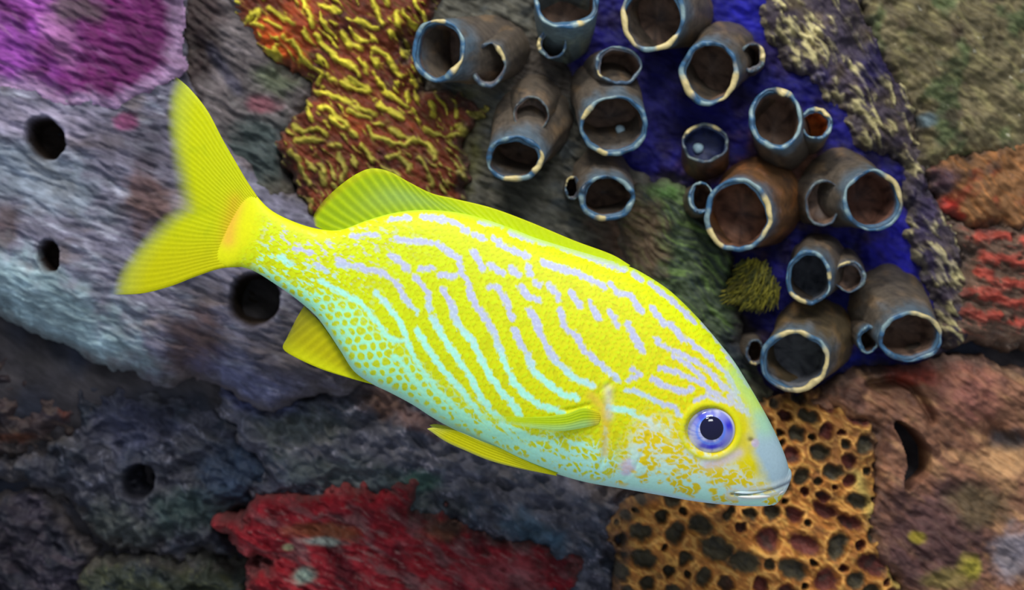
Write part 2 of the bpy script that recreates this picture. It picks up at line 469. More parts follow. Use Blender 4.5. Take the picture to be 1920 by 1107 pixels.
# ---- cream and violet mottled coral
MO = [(1400, -260), (1440, 40), (1530, 150), (1610, 230), (1695, 310), (1700, 400), (1725, 470), (1760, 560), (1790, 650), (1840, 620), (1815, 520), (1795, 420), (1750, 330), (1725, 250), (1690, 120), (1630, 20), (1610, -260)]
def mo_m(X, Y): 
    cr_ = np.maximum.reduce([np.exp(-blob(X, Y, *p) ** 2) for p in ((1625, 215, 30, 60, -20), (1700, 410, 16, 60, -20), (1780, 515, 22, 50, -15), (1530, 90, 40, 40), (1490, 30, 30, 40), (1470, 60, 25, 20))])
    return sm(.0, .42, streak(X, Y, 58, 60, 20, 91, 4, 14) + .42 * cr_ - .05)
def mo_h(X, Y, sd): return 34 + 14 * fb(X / 90, Y / 90, 3, 93) + 9 * mo_m(X, Y) + 7 * streak(X, Y, 50, 40, 9, 94)
def mo_c(X, Y, sd, H):
    C = full(X, (70, 60, 72))
    C = mix(C, lin(96, 82, 66), sm(-.1, .5, fb(X / 70, Y / 70, 3, 95)))
    C = mix(C, lin(214, 200, 142), mo_m(X, Y) * sm(-.5, .1, streak(X, Y, 52, 40, 7, 96)) * .9)
    C = patch(C, X, Y, 1660, 110, 40, 60, (46, 38, 84), .9, 30)
    C = patch(C, X, Y, 1590, 60, 40, 50, (58, 50, 66), .8)
    C = patch(C, X, Y, 1520, 150, 40, 30, (40, 36, 120), .7)
    C = patch(C, X, Y, 1740, 380, 26, 60, (50, 42, 80), .8)
    C = patch(C, X, Y, 1750, 500, 40, 30, (70, 60, 96), .6)
    return C
relief('mottled_coral', MO, 44, mo_h, mo_c, M_coral, 'cream and dark violet mottled coral band right of the tube sponges', 'coral', step=2.7, edge=30, wob=14, seed=90)

# ---- olive rock top right
OL = [(1590, -260), (1625, 20), (1675, 110), (1725, 230), (1750, 310), (1830, 305), (1920, 285), (2180, 275), (2180, -260)]
def ol_h(X, Y, sd): return 52 + 22 * fb(X / 110, Y / 110, 4, 101) + 7 * streak(X, Y, 40, 40, 12, 102)
def ol_c(X, Y, sd, H):
    C = full(X, (104, 94, 68))
    C = mix(C, lin(132, 122, 84), sm(.0, .6, streak(X, Y, 40, 60, 14, 103)))
    C = mix(C, lin(76, 90, 56), sm(.05, .5, fb(X / 80, Y / 80, 3, 104)) * .8)
    C = mix(C, lin(70, 58, 46), sm(.1, .6, fb(X / 60, Y / 60, 4, 105)) * .8)
    C = mix(C, lin(186, 180, 160), sm(.62, .8, fb(X / 18, Y / 18, 2, 106)) * sm(-.1, .3, fb(X / 90, Y / 90, 2, 107)) * .8)
    C = patch(C, X, Y, 1740, 225, 18, 12, (90, 116, 130), .7)
    return C
relief('olive_rock', OL, 65, ol_h, ol_c, M_rock, 'speckled olive brown rock in the top right corner', 'rock', edge=40, wob=14, seed=100)

RU = [(1740, 310), (1780, 285), (1850, 278), (1930, 262), (2180, 250), (2180, 460), (1920, 440), (1830, 425), (1770, 395)]
def ru_h(X, Y, sd): return 56 + 14 * fb(X / 80, Y / 80, 3, 111) + 7 * streak(X, Y, 45, 50, 10, 112)
def ru_c(X, Y, sd, H):
    C = full(X, (132, 92, 58))
    C = mix(C, lin(168, 112, 66), sm(.0, .6, streak(X, Y, 45, 60, 10, 113)))
    C = mix(C, lin(150, 70, 46), sm(.1, .6, fb(X / 50, Y / 60, 3, 114)) * .85)
    C = mix(C, lin(90, 70, 60), sm(.2, .7, fb(X / 40, Y / 40, 3, 115)) * .7)
    C = patch(C, X, Y, 1780, 385, 22, 16, (206, 58, 46), .95)
    C = patch(C, X, Y, 1800, 408, 18, 10, (206, 62, 50), .95)
    C = patch(C, X, Y, 1765, 335, 30, 24, (60, 50, 80), .7)
    return C
relief('rust_coral', RU, 65, ru_h, ru_c, M_coral, 'rust orange coral patch below the olive rock at right edge', 'coral', edge=30, wob=14, seed=110)

# ---- red coral with ledges
RR = [(1785, 420), (1850, 415), (2180, 420), (2180, 655), (1920, 646), (1850, 638), (1785, 640), (1800, 560), (1812, 480)]
RRL = zz(1560, 300, 2.406, [[(650, 345), (750, 330), (866, 365), (1100, 380)], [(690, 440), (780, 440), (866, 470), (1100, 480)], [(680, 505), (760, 560), (850, 560), (1100, 570)],
                            [(610, 600), (700, 605), (800, 640), (900, 640), (1100, 660)], [(580, 660), (680, 715), (760, 705), (830, 740), (1100, 760)]])
def rr_m(X, Y):
    Xw = X + 7 * fb(X / 26, Y / 26, 3, 121); Yw = Y + 7 * fb(X / 26, Y / 26, 3, 122)
    d = np.full(X.shape, 1e9)
    for l in RRL: d = np.minimum(d, seg_dist(Xw, Yw, l))
    return np.exp(-(d / 14) ** 2) * sm(-.9, -.2, fb(X / 30, Y / 30, 2, 128))
def rr_h(X, Y, sd): return 50 + 10 * fb(X / 80, Y / 80, 3, 123) + 15 * rr_m(X, Y) + 7 * streak(X, Y, 20, 40, 9, 124)
def rr_c(X, Y, sd, H):
    C = full(X, (104, 80, 66))
    C = mix(C, lin(178, 70, 56), sm(.25, 1.0, rr_m(X, Y) + .5 * fb(X / 22, Y / 22, 3, 125)) * .85)
    C = mix(C, lin(212, 120, 100), sm(.25, .7, streak(X, Y, 25, 50, 6, 126)) * .5)
    return mix(C, lin(150, 120, 98), sm(622, 640, Y + 6 * fb(X / 40, Y / 40, 2, 127)))
relief('red_ledged_coral', RR, 64, rr_h, rr_c, M_coral, 'brick red coral in wavy ledges at the right edge', 'coral', step=2.7, edge=26, wob=12, seed=120)

# ---- brown rock lower right
BR = [(1520, 760), (1620, 705), (1700, 694), (1790, 668), (1830, 684), (1920, 706), (2180, 716), (2180, 1360), (1670, 1360), (1680, 1107), (1630, 1000), (1640, 940), (1640, 830), (1610, 790)]
def br_h(X, Y, sd):
    h = 62 + 24 * fb(X / 150, Y / 150, 3, 131) + 8 * streak(X, Y, 35, 60, 15, 132)
    c1 = seg_dist(X, Y, [(1690, 797), (1710, 818), (1726, 850), (1728, 885), (1706, 918)])
    c2 = seg_dist(X, Y, [(1640, 722), (1685, 714), (1716, 730), (1738, 760), (1752, 788)])
    c3 = blob(X, Y, 1900, 825, 45, 18, 20)
    w = 19 * np.sin(np.clip((Y - 785) / 145, 0, 1) * np.pi) + 4
    return h - 190 * (1 - sm(.7, 1.05, c1 / w)) - 34 * np.exp(-(c2 / 8) ** 2) - 30 * np.exp(-c3 ** 2) + 12 * sm(0, 40, c2) * 0
def br_c(X, Y, sd, H):
    C = full(X, (134, 92, 70))
    C = mix(C, lin(176, 130, 92), sm(-.05, .5, streak(X, Y, 35, 90, 26, 133)))
    C = mix(C, lin(92, 62, 54), sm(.05, .5, fb(X / 70, Y / 70, 4, 134)) * .8)
    C = patch(C, X, Y, 1715, 700, 46, 22, (166, 62, 44), .9)
    C = patch(C, X, Y, 1820, 730, 60, 60, (144, 88, 78), .7)
    C = patch(C, X, Y, 1760, 1010, 110, 100, (88, 60, 60), .9)
    C = patch(C, X, Y, 1840, 950, 60, 40, (96, 80, 54), .8)
    C = patch(C, X, Y, 1905, 1040, 40, 50, (156, 148, 156), .8, 40)
    C = patch(C, X, Y, 1890, 870, 50, 30, (196, 150, 104), .8)
    C = patch(C, X, Y, 1822, 1065, 20, 24, (176, 160, 60), .95)
    C = patch(C, X, Y, 1722, 1012, 14, 10, (170, 150, 50), .9)
    C = patch(C, X, Y, 1780, 1090, 40, 20, (124, 110, 54), .7)
    C = patch(C, X, Y, 1905, 825, 40, 18, (64, 62, 64), .8)
    return C
relief('brown_rock', BR, 78, br_h, br_c, M_rock, 'reddish brown rock with a black curved cleft in the lower right', 'rock', step=2.7, edge=34, wob=10, seed=130, dim=.82)

# ---- honeycomb coral
HC = [(1400, 760), (1440, 742), (1500, 745), (1580, 750), (1630, 780), (1655, 830), (1655, 930), (1640, 965), (1655, 1010), (1695, 1107), (1740, 1360), (1130, 1360), (1155, 1107), (1165, 990), (1190, 935), (1300, 900)]
PITS = [(950,150,50,30),(1035,215,32,36),(900,225,40,30),(875,325,36,36),(1000,310,42,36),(1060,400,42,36),(1140,435,28,32),(920,420,30,42),(1205,275,36,46),(1300,250,26,36),
 (850,145,36,22),(1020,510,32,26),(1175,530,52,36),(1030,575,62,32),(890,595,42,36),(790,580,38,34),(1140,630,58,32),(1245,690,32,32),(930,725,72,46),(1085,735,42,70),
 (1240,820,72,50),(770,705,52,56),(645,650,28,24),(590,590,24,36),(470,640,62,46),(355,675,42,56),(200,670,56,46),(540,745,80,54),(665,805,72,54),(880,840,72,46),
 (215,790,56,42),(325,845,28,32),(230,905,34,34),(480,870,38,46),(400,785,34,36),(585,905,42,32),(740,912,34,38),(1030,895,52,60),(1165,890,42,40),(1290,390,44,24),
 (1180,155,62,32),(290,600,32,28),(690,590,32,24),(1240,945,50,36),(860,950,50,40),(350,950,50,40),(480,980,50,40),(650,990,50,40),(150,960,50,40),(1120,1010,60,40),(960,1010,50,40),(780,1030,50,40),(1350,970,50,45),(1320,1080,50,45),(550,1090,50,45),(300,1070,60,45),(1000,1110,60,45),(1180,1140,60,45),(760,1150,60,45)]
PITS = [(1120 + a / 2.4, 720 + b / 2.4, c / 2.25, d / 2.25) for a, b, c, d in PITS]
_pr = np.random.RandomState(3)
for _ in range(2600):
    px_, py_ = _pr.uniform(1150, 1700), _pr.uniform(745, 1340)
    clear = min(math.hypot((px_ - a), (py_ - b)) - .5 * (c + d) * (1.0 if c == d else 1.04) for a, b, c, d in PITS) - 5.5
    if clear > 6.5:
        rr_ = min(clear, 19)
        PITS.append((px_, py_, rr_, rr_))
_hc = {}
def hc_r(X, Y):
    if X.shape not in _hc:
        Xw = X + 5 * fb(X / 24, Y / 24, 3, 141); Yw = Y + 5 * fb(X / 24, Y / 24, 3, 142)
        r = np.full(X.shape, 9.0); ident = np.zeros(X.shape)
        for i, (a, b, c, d) in enumerate(PITS):
            q = blob(Xw, Yw, a, b, c, d, 25)
            ident = np.where(q < r, i, ident); r = np.minimum(r, q)
        _hc[X.shape] = (r, ident)
    return _hc[X.shape]
def hc_h(X, Y, sd):
    r, i = hc_r(X, Y)
    return 56 + 14 * fb(X / 160, Y / 160, 2, 143) - 22 * (1 - sm(.45, 1.2, r)) + 3 * np.exp(-((r - 1.25) / .25) ** 2) + 4 * streak(X, Y, 38, 30, 8, 144)
def hc_c(X, Y, sd, H):
    r, i = hc_r(X, Y)
    C = full(X, (172, 108, 48))
    C = mix(C, lin(226, 166, 80), sm(.0, .5, streak(X, Y, 38, 30, 9, 145)) * .8)
    C = mix(C, lin(104, 66, 38), sm(.1, .6, fb(X / 40, Y / 40, 3, 146)) * .7)
    C = patch(C, X, Y, 1600, 830, 80, 60, (112, 76, 44), .6)
    C = mix(C, lin(236, 176, 92), np.exp(-((r - 1.28) / .13) ** 2) * sm(-.3, .3, fb(X / 30, Y / 30, 2, 149)) * .7)  # highlights painted along the crests between pits
    edge = seg_dist(X, Y, [(1606, 895), (1630, 950), (1655, 1000), (1680, 1080), (1690, 1110)])
    C = mix(C, lin(196, 172, 92), np.exp(-(edge / 14) ** 2) * .8)
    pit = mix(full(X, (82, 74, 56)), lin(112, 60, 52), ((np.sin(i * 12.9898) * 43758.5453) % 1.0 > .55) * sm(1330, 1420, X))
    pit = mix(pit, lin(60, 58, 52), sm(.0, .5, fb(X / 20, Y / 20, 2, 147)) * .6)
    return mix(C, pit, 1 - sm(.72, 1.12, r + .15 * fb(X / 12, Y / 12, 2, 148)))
relief('honeycomb_coral', HC, 62, hc_h, hc_c, M_coral, 'orange honeycomb coral with dark pits below the fish snout', 'coral', step=2.5, edge=28, wob=12, seed=140, dim=.9, rough=5)

# ---- dark rocks along the bottom
def rock(name, poly, base, amp, rgb, rgb2, rgb3, label, seed, deg=20, extra=None, edge=44, holes=(), dim=.40):
    def h(X, Y, sd):
        crump = np.abs(fb(X / 70, Y / 70, 3, seed + 1))
        return base + amp * fb(X / 120, Y / 120, 3, seed) - 34 * crump + 6 * streak(X, Y, deg, 50, 16, seed + 2)
    def c(X, Y, sd, H):
        C = full(X, rgb)
        C = mix(C, lin(*rgb2), sm(-.05, .5, fb(X / 60, Y / 60, 4, seed + 3)))
        C = mix(C, lin(*rgb3), sm(.1, .6, streak(X, Y, deg, 60, 18, seed + 4)) * .8)
        vein_or_crest_light = np.abs(streak(X, Y, deg, 70, 34, seed + 5, 3, 24))
        C = mix(C, lin(rgb3[0] * 1.35, rgb3[1] * 1.35, rgb3[2] * 1.4), sm(.07, .01, vein_or_crest_light) * sm(-.1, .3, fb(X / 60, Y / 60, 2, seed + 6)) * .75)  # thin pale lines painted in for light caught on crumpled crests
        return extra(C, X, Y) if extra else C
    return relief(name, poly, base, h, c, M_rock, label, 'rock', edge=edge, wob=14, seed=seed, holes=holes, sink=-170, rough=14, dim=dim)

def ex1(C, X, Y):
    C = patch(C, X, Y, 120, 760, 14, 22, (150, 84, 70), .9)
    return patch(C, X, Y, 20, 822, 40, 10, (140, 84, 62), .9)
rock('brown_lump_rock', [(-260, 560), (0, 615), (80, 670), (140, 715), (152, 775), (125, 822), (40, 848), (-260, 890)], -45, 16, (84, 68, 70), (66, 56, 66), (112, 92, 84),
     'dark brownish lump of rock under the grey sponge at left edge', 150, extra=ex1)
def ex2(C, X, Y):
    C = patch(C, X, Y, 250, 800, 70, 60, (84, 86, 116), .7)
    C = patch(C, X, Y, 210, 1000, 80, 50, (92, 98, 92), .7)
    C = patch(C, X, Y, 360, 960, 90, 40, (70, 92, 88), .7)
    C = patch(C, X, Y, 440, 890, 60, 60, (64, 84, 112), .7)
    return patch(C, X, Y, 290, 720, 40, 40, (116, 112, 116), .7)
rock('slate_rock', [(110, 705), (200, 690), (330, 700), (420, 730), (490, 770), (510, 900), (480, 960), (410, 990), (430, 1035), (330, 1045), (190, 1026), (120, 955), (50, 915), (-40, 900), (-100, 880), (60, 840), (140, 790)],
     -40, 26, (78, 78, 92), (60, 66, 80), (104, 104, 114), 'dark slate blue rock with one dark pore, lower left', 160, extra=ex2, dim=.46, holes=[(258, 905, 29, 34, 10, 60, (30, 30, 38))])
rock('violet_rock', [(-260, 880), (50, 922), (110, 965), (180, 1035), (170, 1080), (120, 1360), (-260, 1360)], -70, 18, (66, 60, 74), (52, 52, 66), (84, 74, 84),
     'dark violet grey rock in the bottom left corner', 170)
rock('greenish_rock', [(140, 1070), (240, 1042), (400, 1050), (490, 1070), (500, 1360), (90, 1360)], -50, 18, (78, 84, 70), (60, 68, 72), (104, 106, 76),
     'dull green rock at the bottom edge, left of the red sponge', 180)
def ex3(C, X, Y):
    C = patch(C, X, Y, 725, 755, 46, 30, (128, 96, 82), .9, 25)
    C = patch(C, X, Y, 780, 790, 60, 20, (104, 76, 70), .8, 25)
    C = patch(C, X, Y, 690, 910, 160, 40, (82, 94, 92), .6, 15)
    C = patch(C, X, Y, 790, 905, 34, 20, (74, 110, 100), .8)
    C = patch(C, X, Y, 560, 800, 80, 40, (78, 86, 76), .6)
    C = patch(C, X, Y, 1000, 1000, 60, 30, (70, 100, 120), .7, 30)
    C = patch(C, X, Y, 1150, 900, 60, 40, (104, 88, 78), .7)
    C = patch(C, X, Y, 470, 740, 80, 30, (90, 94, 140), .7, 20)
    return C
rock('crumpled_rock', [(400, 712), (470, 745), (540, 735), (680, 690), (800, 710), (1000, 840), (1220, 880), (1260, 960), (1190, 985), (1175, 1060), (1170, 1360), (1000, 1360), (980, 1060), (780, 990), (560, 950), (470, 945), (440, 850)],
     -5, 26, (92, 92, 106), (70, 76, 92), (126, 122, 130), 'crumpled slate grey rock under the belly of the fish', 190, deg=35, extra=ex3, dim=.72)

# ---- red sponge at the bottom
RS = [(400, 988), (450, 970), (470, 940), (520, 916), (570, 930), (620, 924), (700, 930), (762, 930), (768, 968), (830, 974), (885, 990), (920, 1014), (1000, 1030), (1062, 1050), (1090, 1082), (1100, 1360),
      (440, 1360), (455, 1085), (500, 1062), (480, 1042), (440, 1032)]
def rs_h(X, Y, sd): return 28 + 18 * fb(X / 90, Y / 90, 3, 201) + 10 * streak(X, Y, 25, 40, 14, 202)
def rs_c(X, Y, sd, H):
    C = full(X, (160, 34, 46))
    C = mix(C, lin(110, 20, 34), sm(.0, .5, fb(X / 60, Y / 60, 3, 203)))
    C = mix(C, lin(146, 96, 98), sm(-.05, .5, streak(X, Y, 28, 80, 26, 204)) * .75)
    C = mix(C, lin(176, 130, 126), sm(.2, .7, streak(X, Y, 26, 30, 8, 205)) * .6)
    C = mix(C, lin(196, 26, 44), sm(60, 10, sd) * sm(800, 600, X) * .8)
    C = patch(C, X, Y, 600, 1000, 60, 16, (140, 84, 52), .8, 5)
    C = patch(C, X, Y, 600, 1020, 36, 8, (176, 186, 176), .9, 5)
    C = patch(C, X, Y, 565, 1085, 22, 16, (166, 190, 172), .9)
    C = patch(C, X, Y, 535, 1032, 10, 6, (176, 178, 136), .9)
    C = patch(C, X, Y, 830, 1000, 40, 20, (128, 84, 60), .8)
    C = patch(C, X, Y, 950, 1080, 80, 30, (140, 76, 80), .6)
    return C
relief('red_sponge', RS, 56, rs_h, rs_c, M_sponge, 'crimson red lumpy sponge along the bottom edge', 'sponge', edge=26, wob=14, seed=200, sink=-140, dim=.56, rough=14)

# ------------------------------------------------------------------ tube sponges
def tube(parent, mouth, rad, base, brad, mh=138.0, bh=-22.0, rim=9.0, cream=None, tilt=0.22, depth=118.0, body=(98, 87, 76), inner=(112, 90, 76), seed=0, ragged=0.0, blue=1.0, floor=None, nseg=72):
    if mh < 100: mh += 26
    depth = min(depth, mh - 24)
    mx, my = mouth; rx, ry = rad; bx, by = base
    th = np.linspace(0, 2 * np.pi, nseg, endpoint=False)
    ct, st = np.cos(th), np.sin(th)
    ux, uy = mx - bx, my - by
    L = math.hypot(ux, uy) + 1e-6; ux /= L; uy /= L
    f = (DP - mh) / DP
    wobm = 1 + .05 * perlin(1.3 * ct + seed * 3.1, 1.3 * st, seed) + .035 * perlin(3 * ct + seed, 3 * st, seed + 4)
    rag = ragged * perlin(2.6 * ct, 2.6 * st, seed + 9)
    def ring(t, r_x, r_y, k):
        cx, cy = bx + (mx - bx) * t, by + (my - by) * t
        ox, oy = r_x * ct * wobm, r_y * st * wobm
        return cx + ox, cy + oy, (-tilt * (ox * ux + oy * uy)) * k
    rim = rim * .82
    rimw = .6 * rim * perlin(1.2 * ct + 7, 1.2 * st, seed + 15)
    ecx, ecy = 3.0 * math.sin(seed * 1.7), 3.0 * math.cos(seed * 2.3)
    V = []; C = []
    def add(x, y, h, c):
        V.append(place(x, y, h, f)); C.append(np.broadcast_to(c, (nseg, 3)) if np.ndim(c) == 1 else c)
    # outer wall
    NO = 22
    for i in range(NO):
        s = i / (NO - 1)
        hh = bh + (mh - 4 - bh) * s
        t = s ** 1.5
        g = (1 - s) ** 1.3
        a, b = rx + (brad - rx) * g, ry + (brad - ry) * g
        lump = 1 + .05 * perlin(1.2 * ct + s * 2, 1.2 * st + s * 2, seed + 2) * np.sin(np.pi * s)
        x, y, dh = ring(t, a * lump, b * lump, s)
        n1 = fb(x / 34, y / 34, 3, seed + 1); n2 = streak(x, y, 35, 40, 9, seed + 2)
        c = np.broadcast_to(lin(*body), (nseg, 3))
        c = mix(c, lin(body[0] * 1.35, body[1] * 1.25, body[2] * 1.1), sm(0, .6, n1))
        c = mix(c, lin(52, 48, 50), sm(.1, .6, n2) * .5)
        c = mix(c, lin(84, 112, 132), sm(.74, 1.05, s + .22 * n1) * .75 * blue)
        add(x, y, hh + dh + rag * 20 * s, c)
    outer_last = NO - 1
    # inner wall
    NI = 14
    for i in range(NI):
        s = i / (NI - 1)
        t = 1 - s * .30
        a, b = (rx - rim) * (1 - .14 * s * s), (ry - rim) * (1 - .14 * s * s)
        if s > .8:
            q = 1 - ((s - .8) / .2) ** 2 * .75
            a, b = a * q, b * q
        wid = rimw * max(0, 1 - 3 * s)
        x, y, dh = ring(t, a - wid, b - wid, 1 - s)
        x = x + ecx * (1 - s); y = y + ecy * (1 - s)
        n1 = fb(x / 18, y / 18, 3, seed + 3)
        c = mix(np.broadcast_to(lin(*[min(255, 1.25 * k) for k in inner]), (nseg, 3)), lin(inner[0] * .8, inner[1] * .8, inner[2] * .84), sm(-.1, .5, n1))
        c = mix(c, lin(66, 104, 134), np.clip(1 - sm(0, .26, s + .12 * perlin(1.5 * ct, 1.5 * st, seed + 21)), 0, 1) * blue)
        if floor is not None: c = mix(c, lin(*floor), np.full(nseg, sm(.7, .9, s)))
        add(x, y, mh - 2 + dh - depth * s + rag * 20 * (1 - s), c)
    nrow = NO + NI
    V = np.vstack(V); C = np.vstack(C)
    cen = place(*[np.array([q]) for q in ((bx + (mx - bx) * .7), (by + (my - by) * .7), mh - depth - 4)], f)
    V = np.vstack([V, cen]); C = np.vstack([C, C[-1:]])
    k = (nrow - 1) * nseg
    tr = [(k + j, k + (j + 1) % nseg, nrow * nseg) for j in range(nseg)]
    o = mesh_obj('tube', V, grid_quads(nrow, nseg, close_c=True), C * .74, M_tube, parent, tris=tr)
    # rim: a rounded lip around the mouth
    NR = 12
    V = []; C = []
    ph = np.linspace(0, 2 * np.pi, NR, endpoint=False)
    cr = np.zeros(nseg)
    if cream is not None:
        for a0, wdt in cream:
            dd = np.abs((np.degrees(th) - a0 + 180) % 360 - 180)
            cr = np.maximum(cr, 1 - sm(wdt * .6, wdt * 1.2, dd + 14 * perlin(4 * ct, 4 * st, seed + 6)))
    n = perlin(3.2 * ct, 3.2 * st, seed + 7)
    thick = np.clip(.42 * rim * (1 + .5 * perlin(1.7 * ct, 1.7 * st, seed + 8) + .3 * cr) + .5 * rimw, .16 * rim, rim)
    for p in ph:
        a = rx - thick + thick * math.cos(p); b = ry - thick + thick * math.cos(p)
        x, y, dh = ring(1.0, a, b, 1)
        V.append(place(x, y, mh - 2 + dh + thick * .9 * math.sin(p) + rag * 20 + 3 * perlin(3 * ct, 3 * st, seed + 12), f))
        n = perlin(2.0 * ct, 2.0 * st, seed + 7) + .3 * perlin(7 * ct + p * .3, 7 * st, seed + 17) + .2 * math.sin(p)
        c = mix(np.broadcast_to(lin(60, 104, 142), (nseg, 3)), lin(142, 166, 170), sm(.0, .6, n))
        c = mix(c, lin(48, 62, 78), sm(.05, .5, -n) * .85)
        c = mix(c, lin(92, 84, 74), np.full(nseg, (1 - blue) * .8))
        c = mix(c, lin(228, 206, 146), cr * sm(-.5, .1, n + .35))  # cream of the lip, with the light its edge catches painted in
        C.append(c)
    r = mesh_obj('rim', np.vstack(V), grid_quads(NR, nseg, close_r=True, close_c=True), np.vstack(C) * .8, M_rim, o)
    r['label'] = 'blue and cream rolled lip'
    return o

TG = 'tube sponges standing in the blue crust'
def sponge(label, bx, by, tubes, seed):
    e = empty('tube_sponge', place(bx, by, 0, 1.0).tolist())
    tag(e, label, 'tube sponge', TG)
    for i, t in enumerate(tubes):
        tube(e, seed=seed + i * 17, **t)
    return e
T = dict
sponge('wide-mouthed tube sponge beside the yellow ridged coral, with a smaller mouth at its right', 935, 70, [
    T(mouth=(822, 94), rad=(50, 60), base=(925, 75), brad=74, cream=[(35, 22), (265, 12)], rim=11), T(mouth=(915, 122), rad=(34, 42), base=(945, 78), brad=60, mh=84, cream=[(320, 25)], blue=.45, rim=8)], 301)
sponge('pale blue tube sponge cut by the top edge, small pointed mouth below it', 1062, 60, [
    T(mouth=(1062, 2), rad=(62, 54), base=(1062, 52), brad=50, cream=[(60, 10)], body=(110, 126, 130), rim=10), T(mouth=(1035, 82), rad=(28, 27), base=(1040, 66), brad=30, mh=80, cream=[(180, 30)], body=(104, 116, 112), blue=.7, rim=7)], 302)
sponge('tube sponge with cream lower lip at the top edge over bright blue crust', 1290, 10, [
    T(mouth=(1224, 30), rad=(60, 67), base=(1285, 2), brad=72, cream=[(60, 25), (160, 40)], rim=12)], 303)
sponge('tube sponge with thick cream right lip in the middle of the blue crust', 1375, 85, [
    T(mouth=(1330, 137), rad=(55, 60), base=(1378, 82), brad=66, cream=[(30, 40), (150, 25)], rim=12), T(mouth=(1411, 108), rad=(24, 27), base=(1416, 96), brad=36, mh=78, cream=[(340, 40)], blue=.4, rim=7)], 304)
sponge('two-storey tube sponge with a pale bead inside its lower mouth', 1145, 150, [
    T(mouth=(1152, 236), rad=(63, 57), base=(1140, 150), brad=66, cream=[(205, 14), (110, 12)], rim=10), T(mouth=(1160, 122), rad=(44, 37), base=(1142, 124), brad=48, mh=92, cream=[(150, 14)], blue=.5, rim=8)], 305)
sponge('bulky brown tube sponge with notched cream lip just above the fish back', 1000, 215, [
    T(mouth=(964, 298), rad=(54, 43), base=(1000, 215), brad=86, cream=[(15, 30), (95, 18)], rim=11, ragged=.12), T(mouth=(996, 214), rad=(33, 34), base=(1004, 176), brad=60, mh=88, blue=.15, rim=6, depth=40)], 306)
sponge('low tube sponge with an even blue lip nearest the dorsal ridge', 1130, 315, [
    T(mouth=(1138, 372), rad=(53, 43), base=(1132, 318), brad=58, cream=[(105, 12)], rim=11), T(mouth=(1074, 353), rad=(15, 22), base=(1078, 346), brad=22, mh=70, cream=[(240, 40)], rim=5, blue=.5, tilt=.5)], 307)
sponge('fused twin tube sponge whose small mouth is orange inside', 1490, 250, [
    T(mouth=(1455, 222), rad=(50, 60), base=(1490, 252), brad=60, cream=[(285, 14)], rim=11), T(mouth=(1531, 231), rad=(31, 31), base=(1532, 246), brad=38, mh=92, cream=[(300, 40)], inner=(196, 118, 60), rim=8)], 308)
sponge('broad orange brown tube sponge with cream right lip beside the mossy rock', 1445, 370, [
    T(mouth=(1384, 404), rad=(63, 69), base=(1445, 372), brad=92, cream=[(0, 40), (140, 20)], body=(118, 82, 52), inner=(122, 86, 68), rim=11), T(mouth=(1314, 371), rad=(23, 30), base=(1318, 374), brad=34, mh=80, rim=7)], 309)
sponge('round tube sponge with bright cream upper lip next to the mottled coral', 1590, 345, [
    T(mouth=(1637, 377), rad=(59, 57), base=(1596, 345), brad=82, cream=[(325, 45)], rim=11, inner=(116, 82, 68)), T(mouth=(1544, 381), rad=(34, 44), base=(1550, 366), brad=56, mh=84, blue=.3, rim=6, depth=50)], 310)
sponge('narrow oval tube sponge beside the yellow tuft, with a small mouth to its right', 1570, 495, [
    T(mouth=(1517, 521), rad=(42, 52), base=(1562, 492), brad=62, cream=[(120, 22), (355, 12)], rim=9, inner=(92, 94, 100)), T(mouth=(1594, 519), rad=(30, 29), base=(1600, 500), brad=42, mh=82, blue=.5, rim=6, cream=[(250, 25)], depth=45)], 311)
sponge('lowest tube sponge, thick cream lip, right of the fish forehead', 1555, 630, [
    T(mouth=(1490, 677), rad=(63, 59), base=(1552, 632), brad=82, cream=[(45, 70), (265, 30)], rim=12, inner=(104, 104, 108), body=(104, 88, 64)), T(mouth=(1416, 661), rad=(17, 25), base=(1420, 650), brad=24, mh=68, rim=5, cream=[(100, 25)], blue=.4, tilt=.4)], 312)
sponge('rightmost tube sponge, above the reddish brown rock', 1692, 570, [
    T(mouth=(1708, 632), rad=(61, 48), base=(1692, 572), brad=84, cream=[(310, 40)], rim=10, inner=(126, 100, 84)), T(mouth=(1628, 637), rad=(20, 27), base=(1632, 620), brad=30, mh=80, rim=6)], 313)
sponge('broken ragged tube sponge stub sunk in the blue crust', 1320, 290, [
    T(mouth=(1322, 268), rad=(44, 38), base=(1330, 292), brad=48, mh=52, depth=46, ragged=.6, cream=[(230, 25), (300, 15)], blue=.3, rim=7, inner=(40, 46, 84), body=(104, 78, 60))], 314)

def glint(x, y, h, r, label, rgb=(168, 196, 206)):  # added solid ball standing in for a pale reflected spot
    f = (DP - h) / DP
    nu, nv = 12, 16
    u = np.linspace(0, np.pi, nu)[:, None]; v = np.linspace(0, 2 * np.pi, nv, endpoint=False)[None]
    k = 1 + .06 * np.sin(3 * v + 2 * u)
    V = place(x + r * k * np.sin(u) * np.cos(v), y + r * k * np.sin(u) * np.sin(v), h + .7 * r * np.cos(u) + 0 * v, f)
    o = mesh_obj('glint_ball', V, grid_quads(nu, nv, close_c=True), lin(*rgb), M_rim)
    tag(o, label, 'glint')
glint(1163, 243, 58, 9, 'tiny pale bead stand-in inside the two-storey tube sponge')
glint(1309, 278, 36, 10, 'tiny pale bead stand-in beside the ragged tube stub')

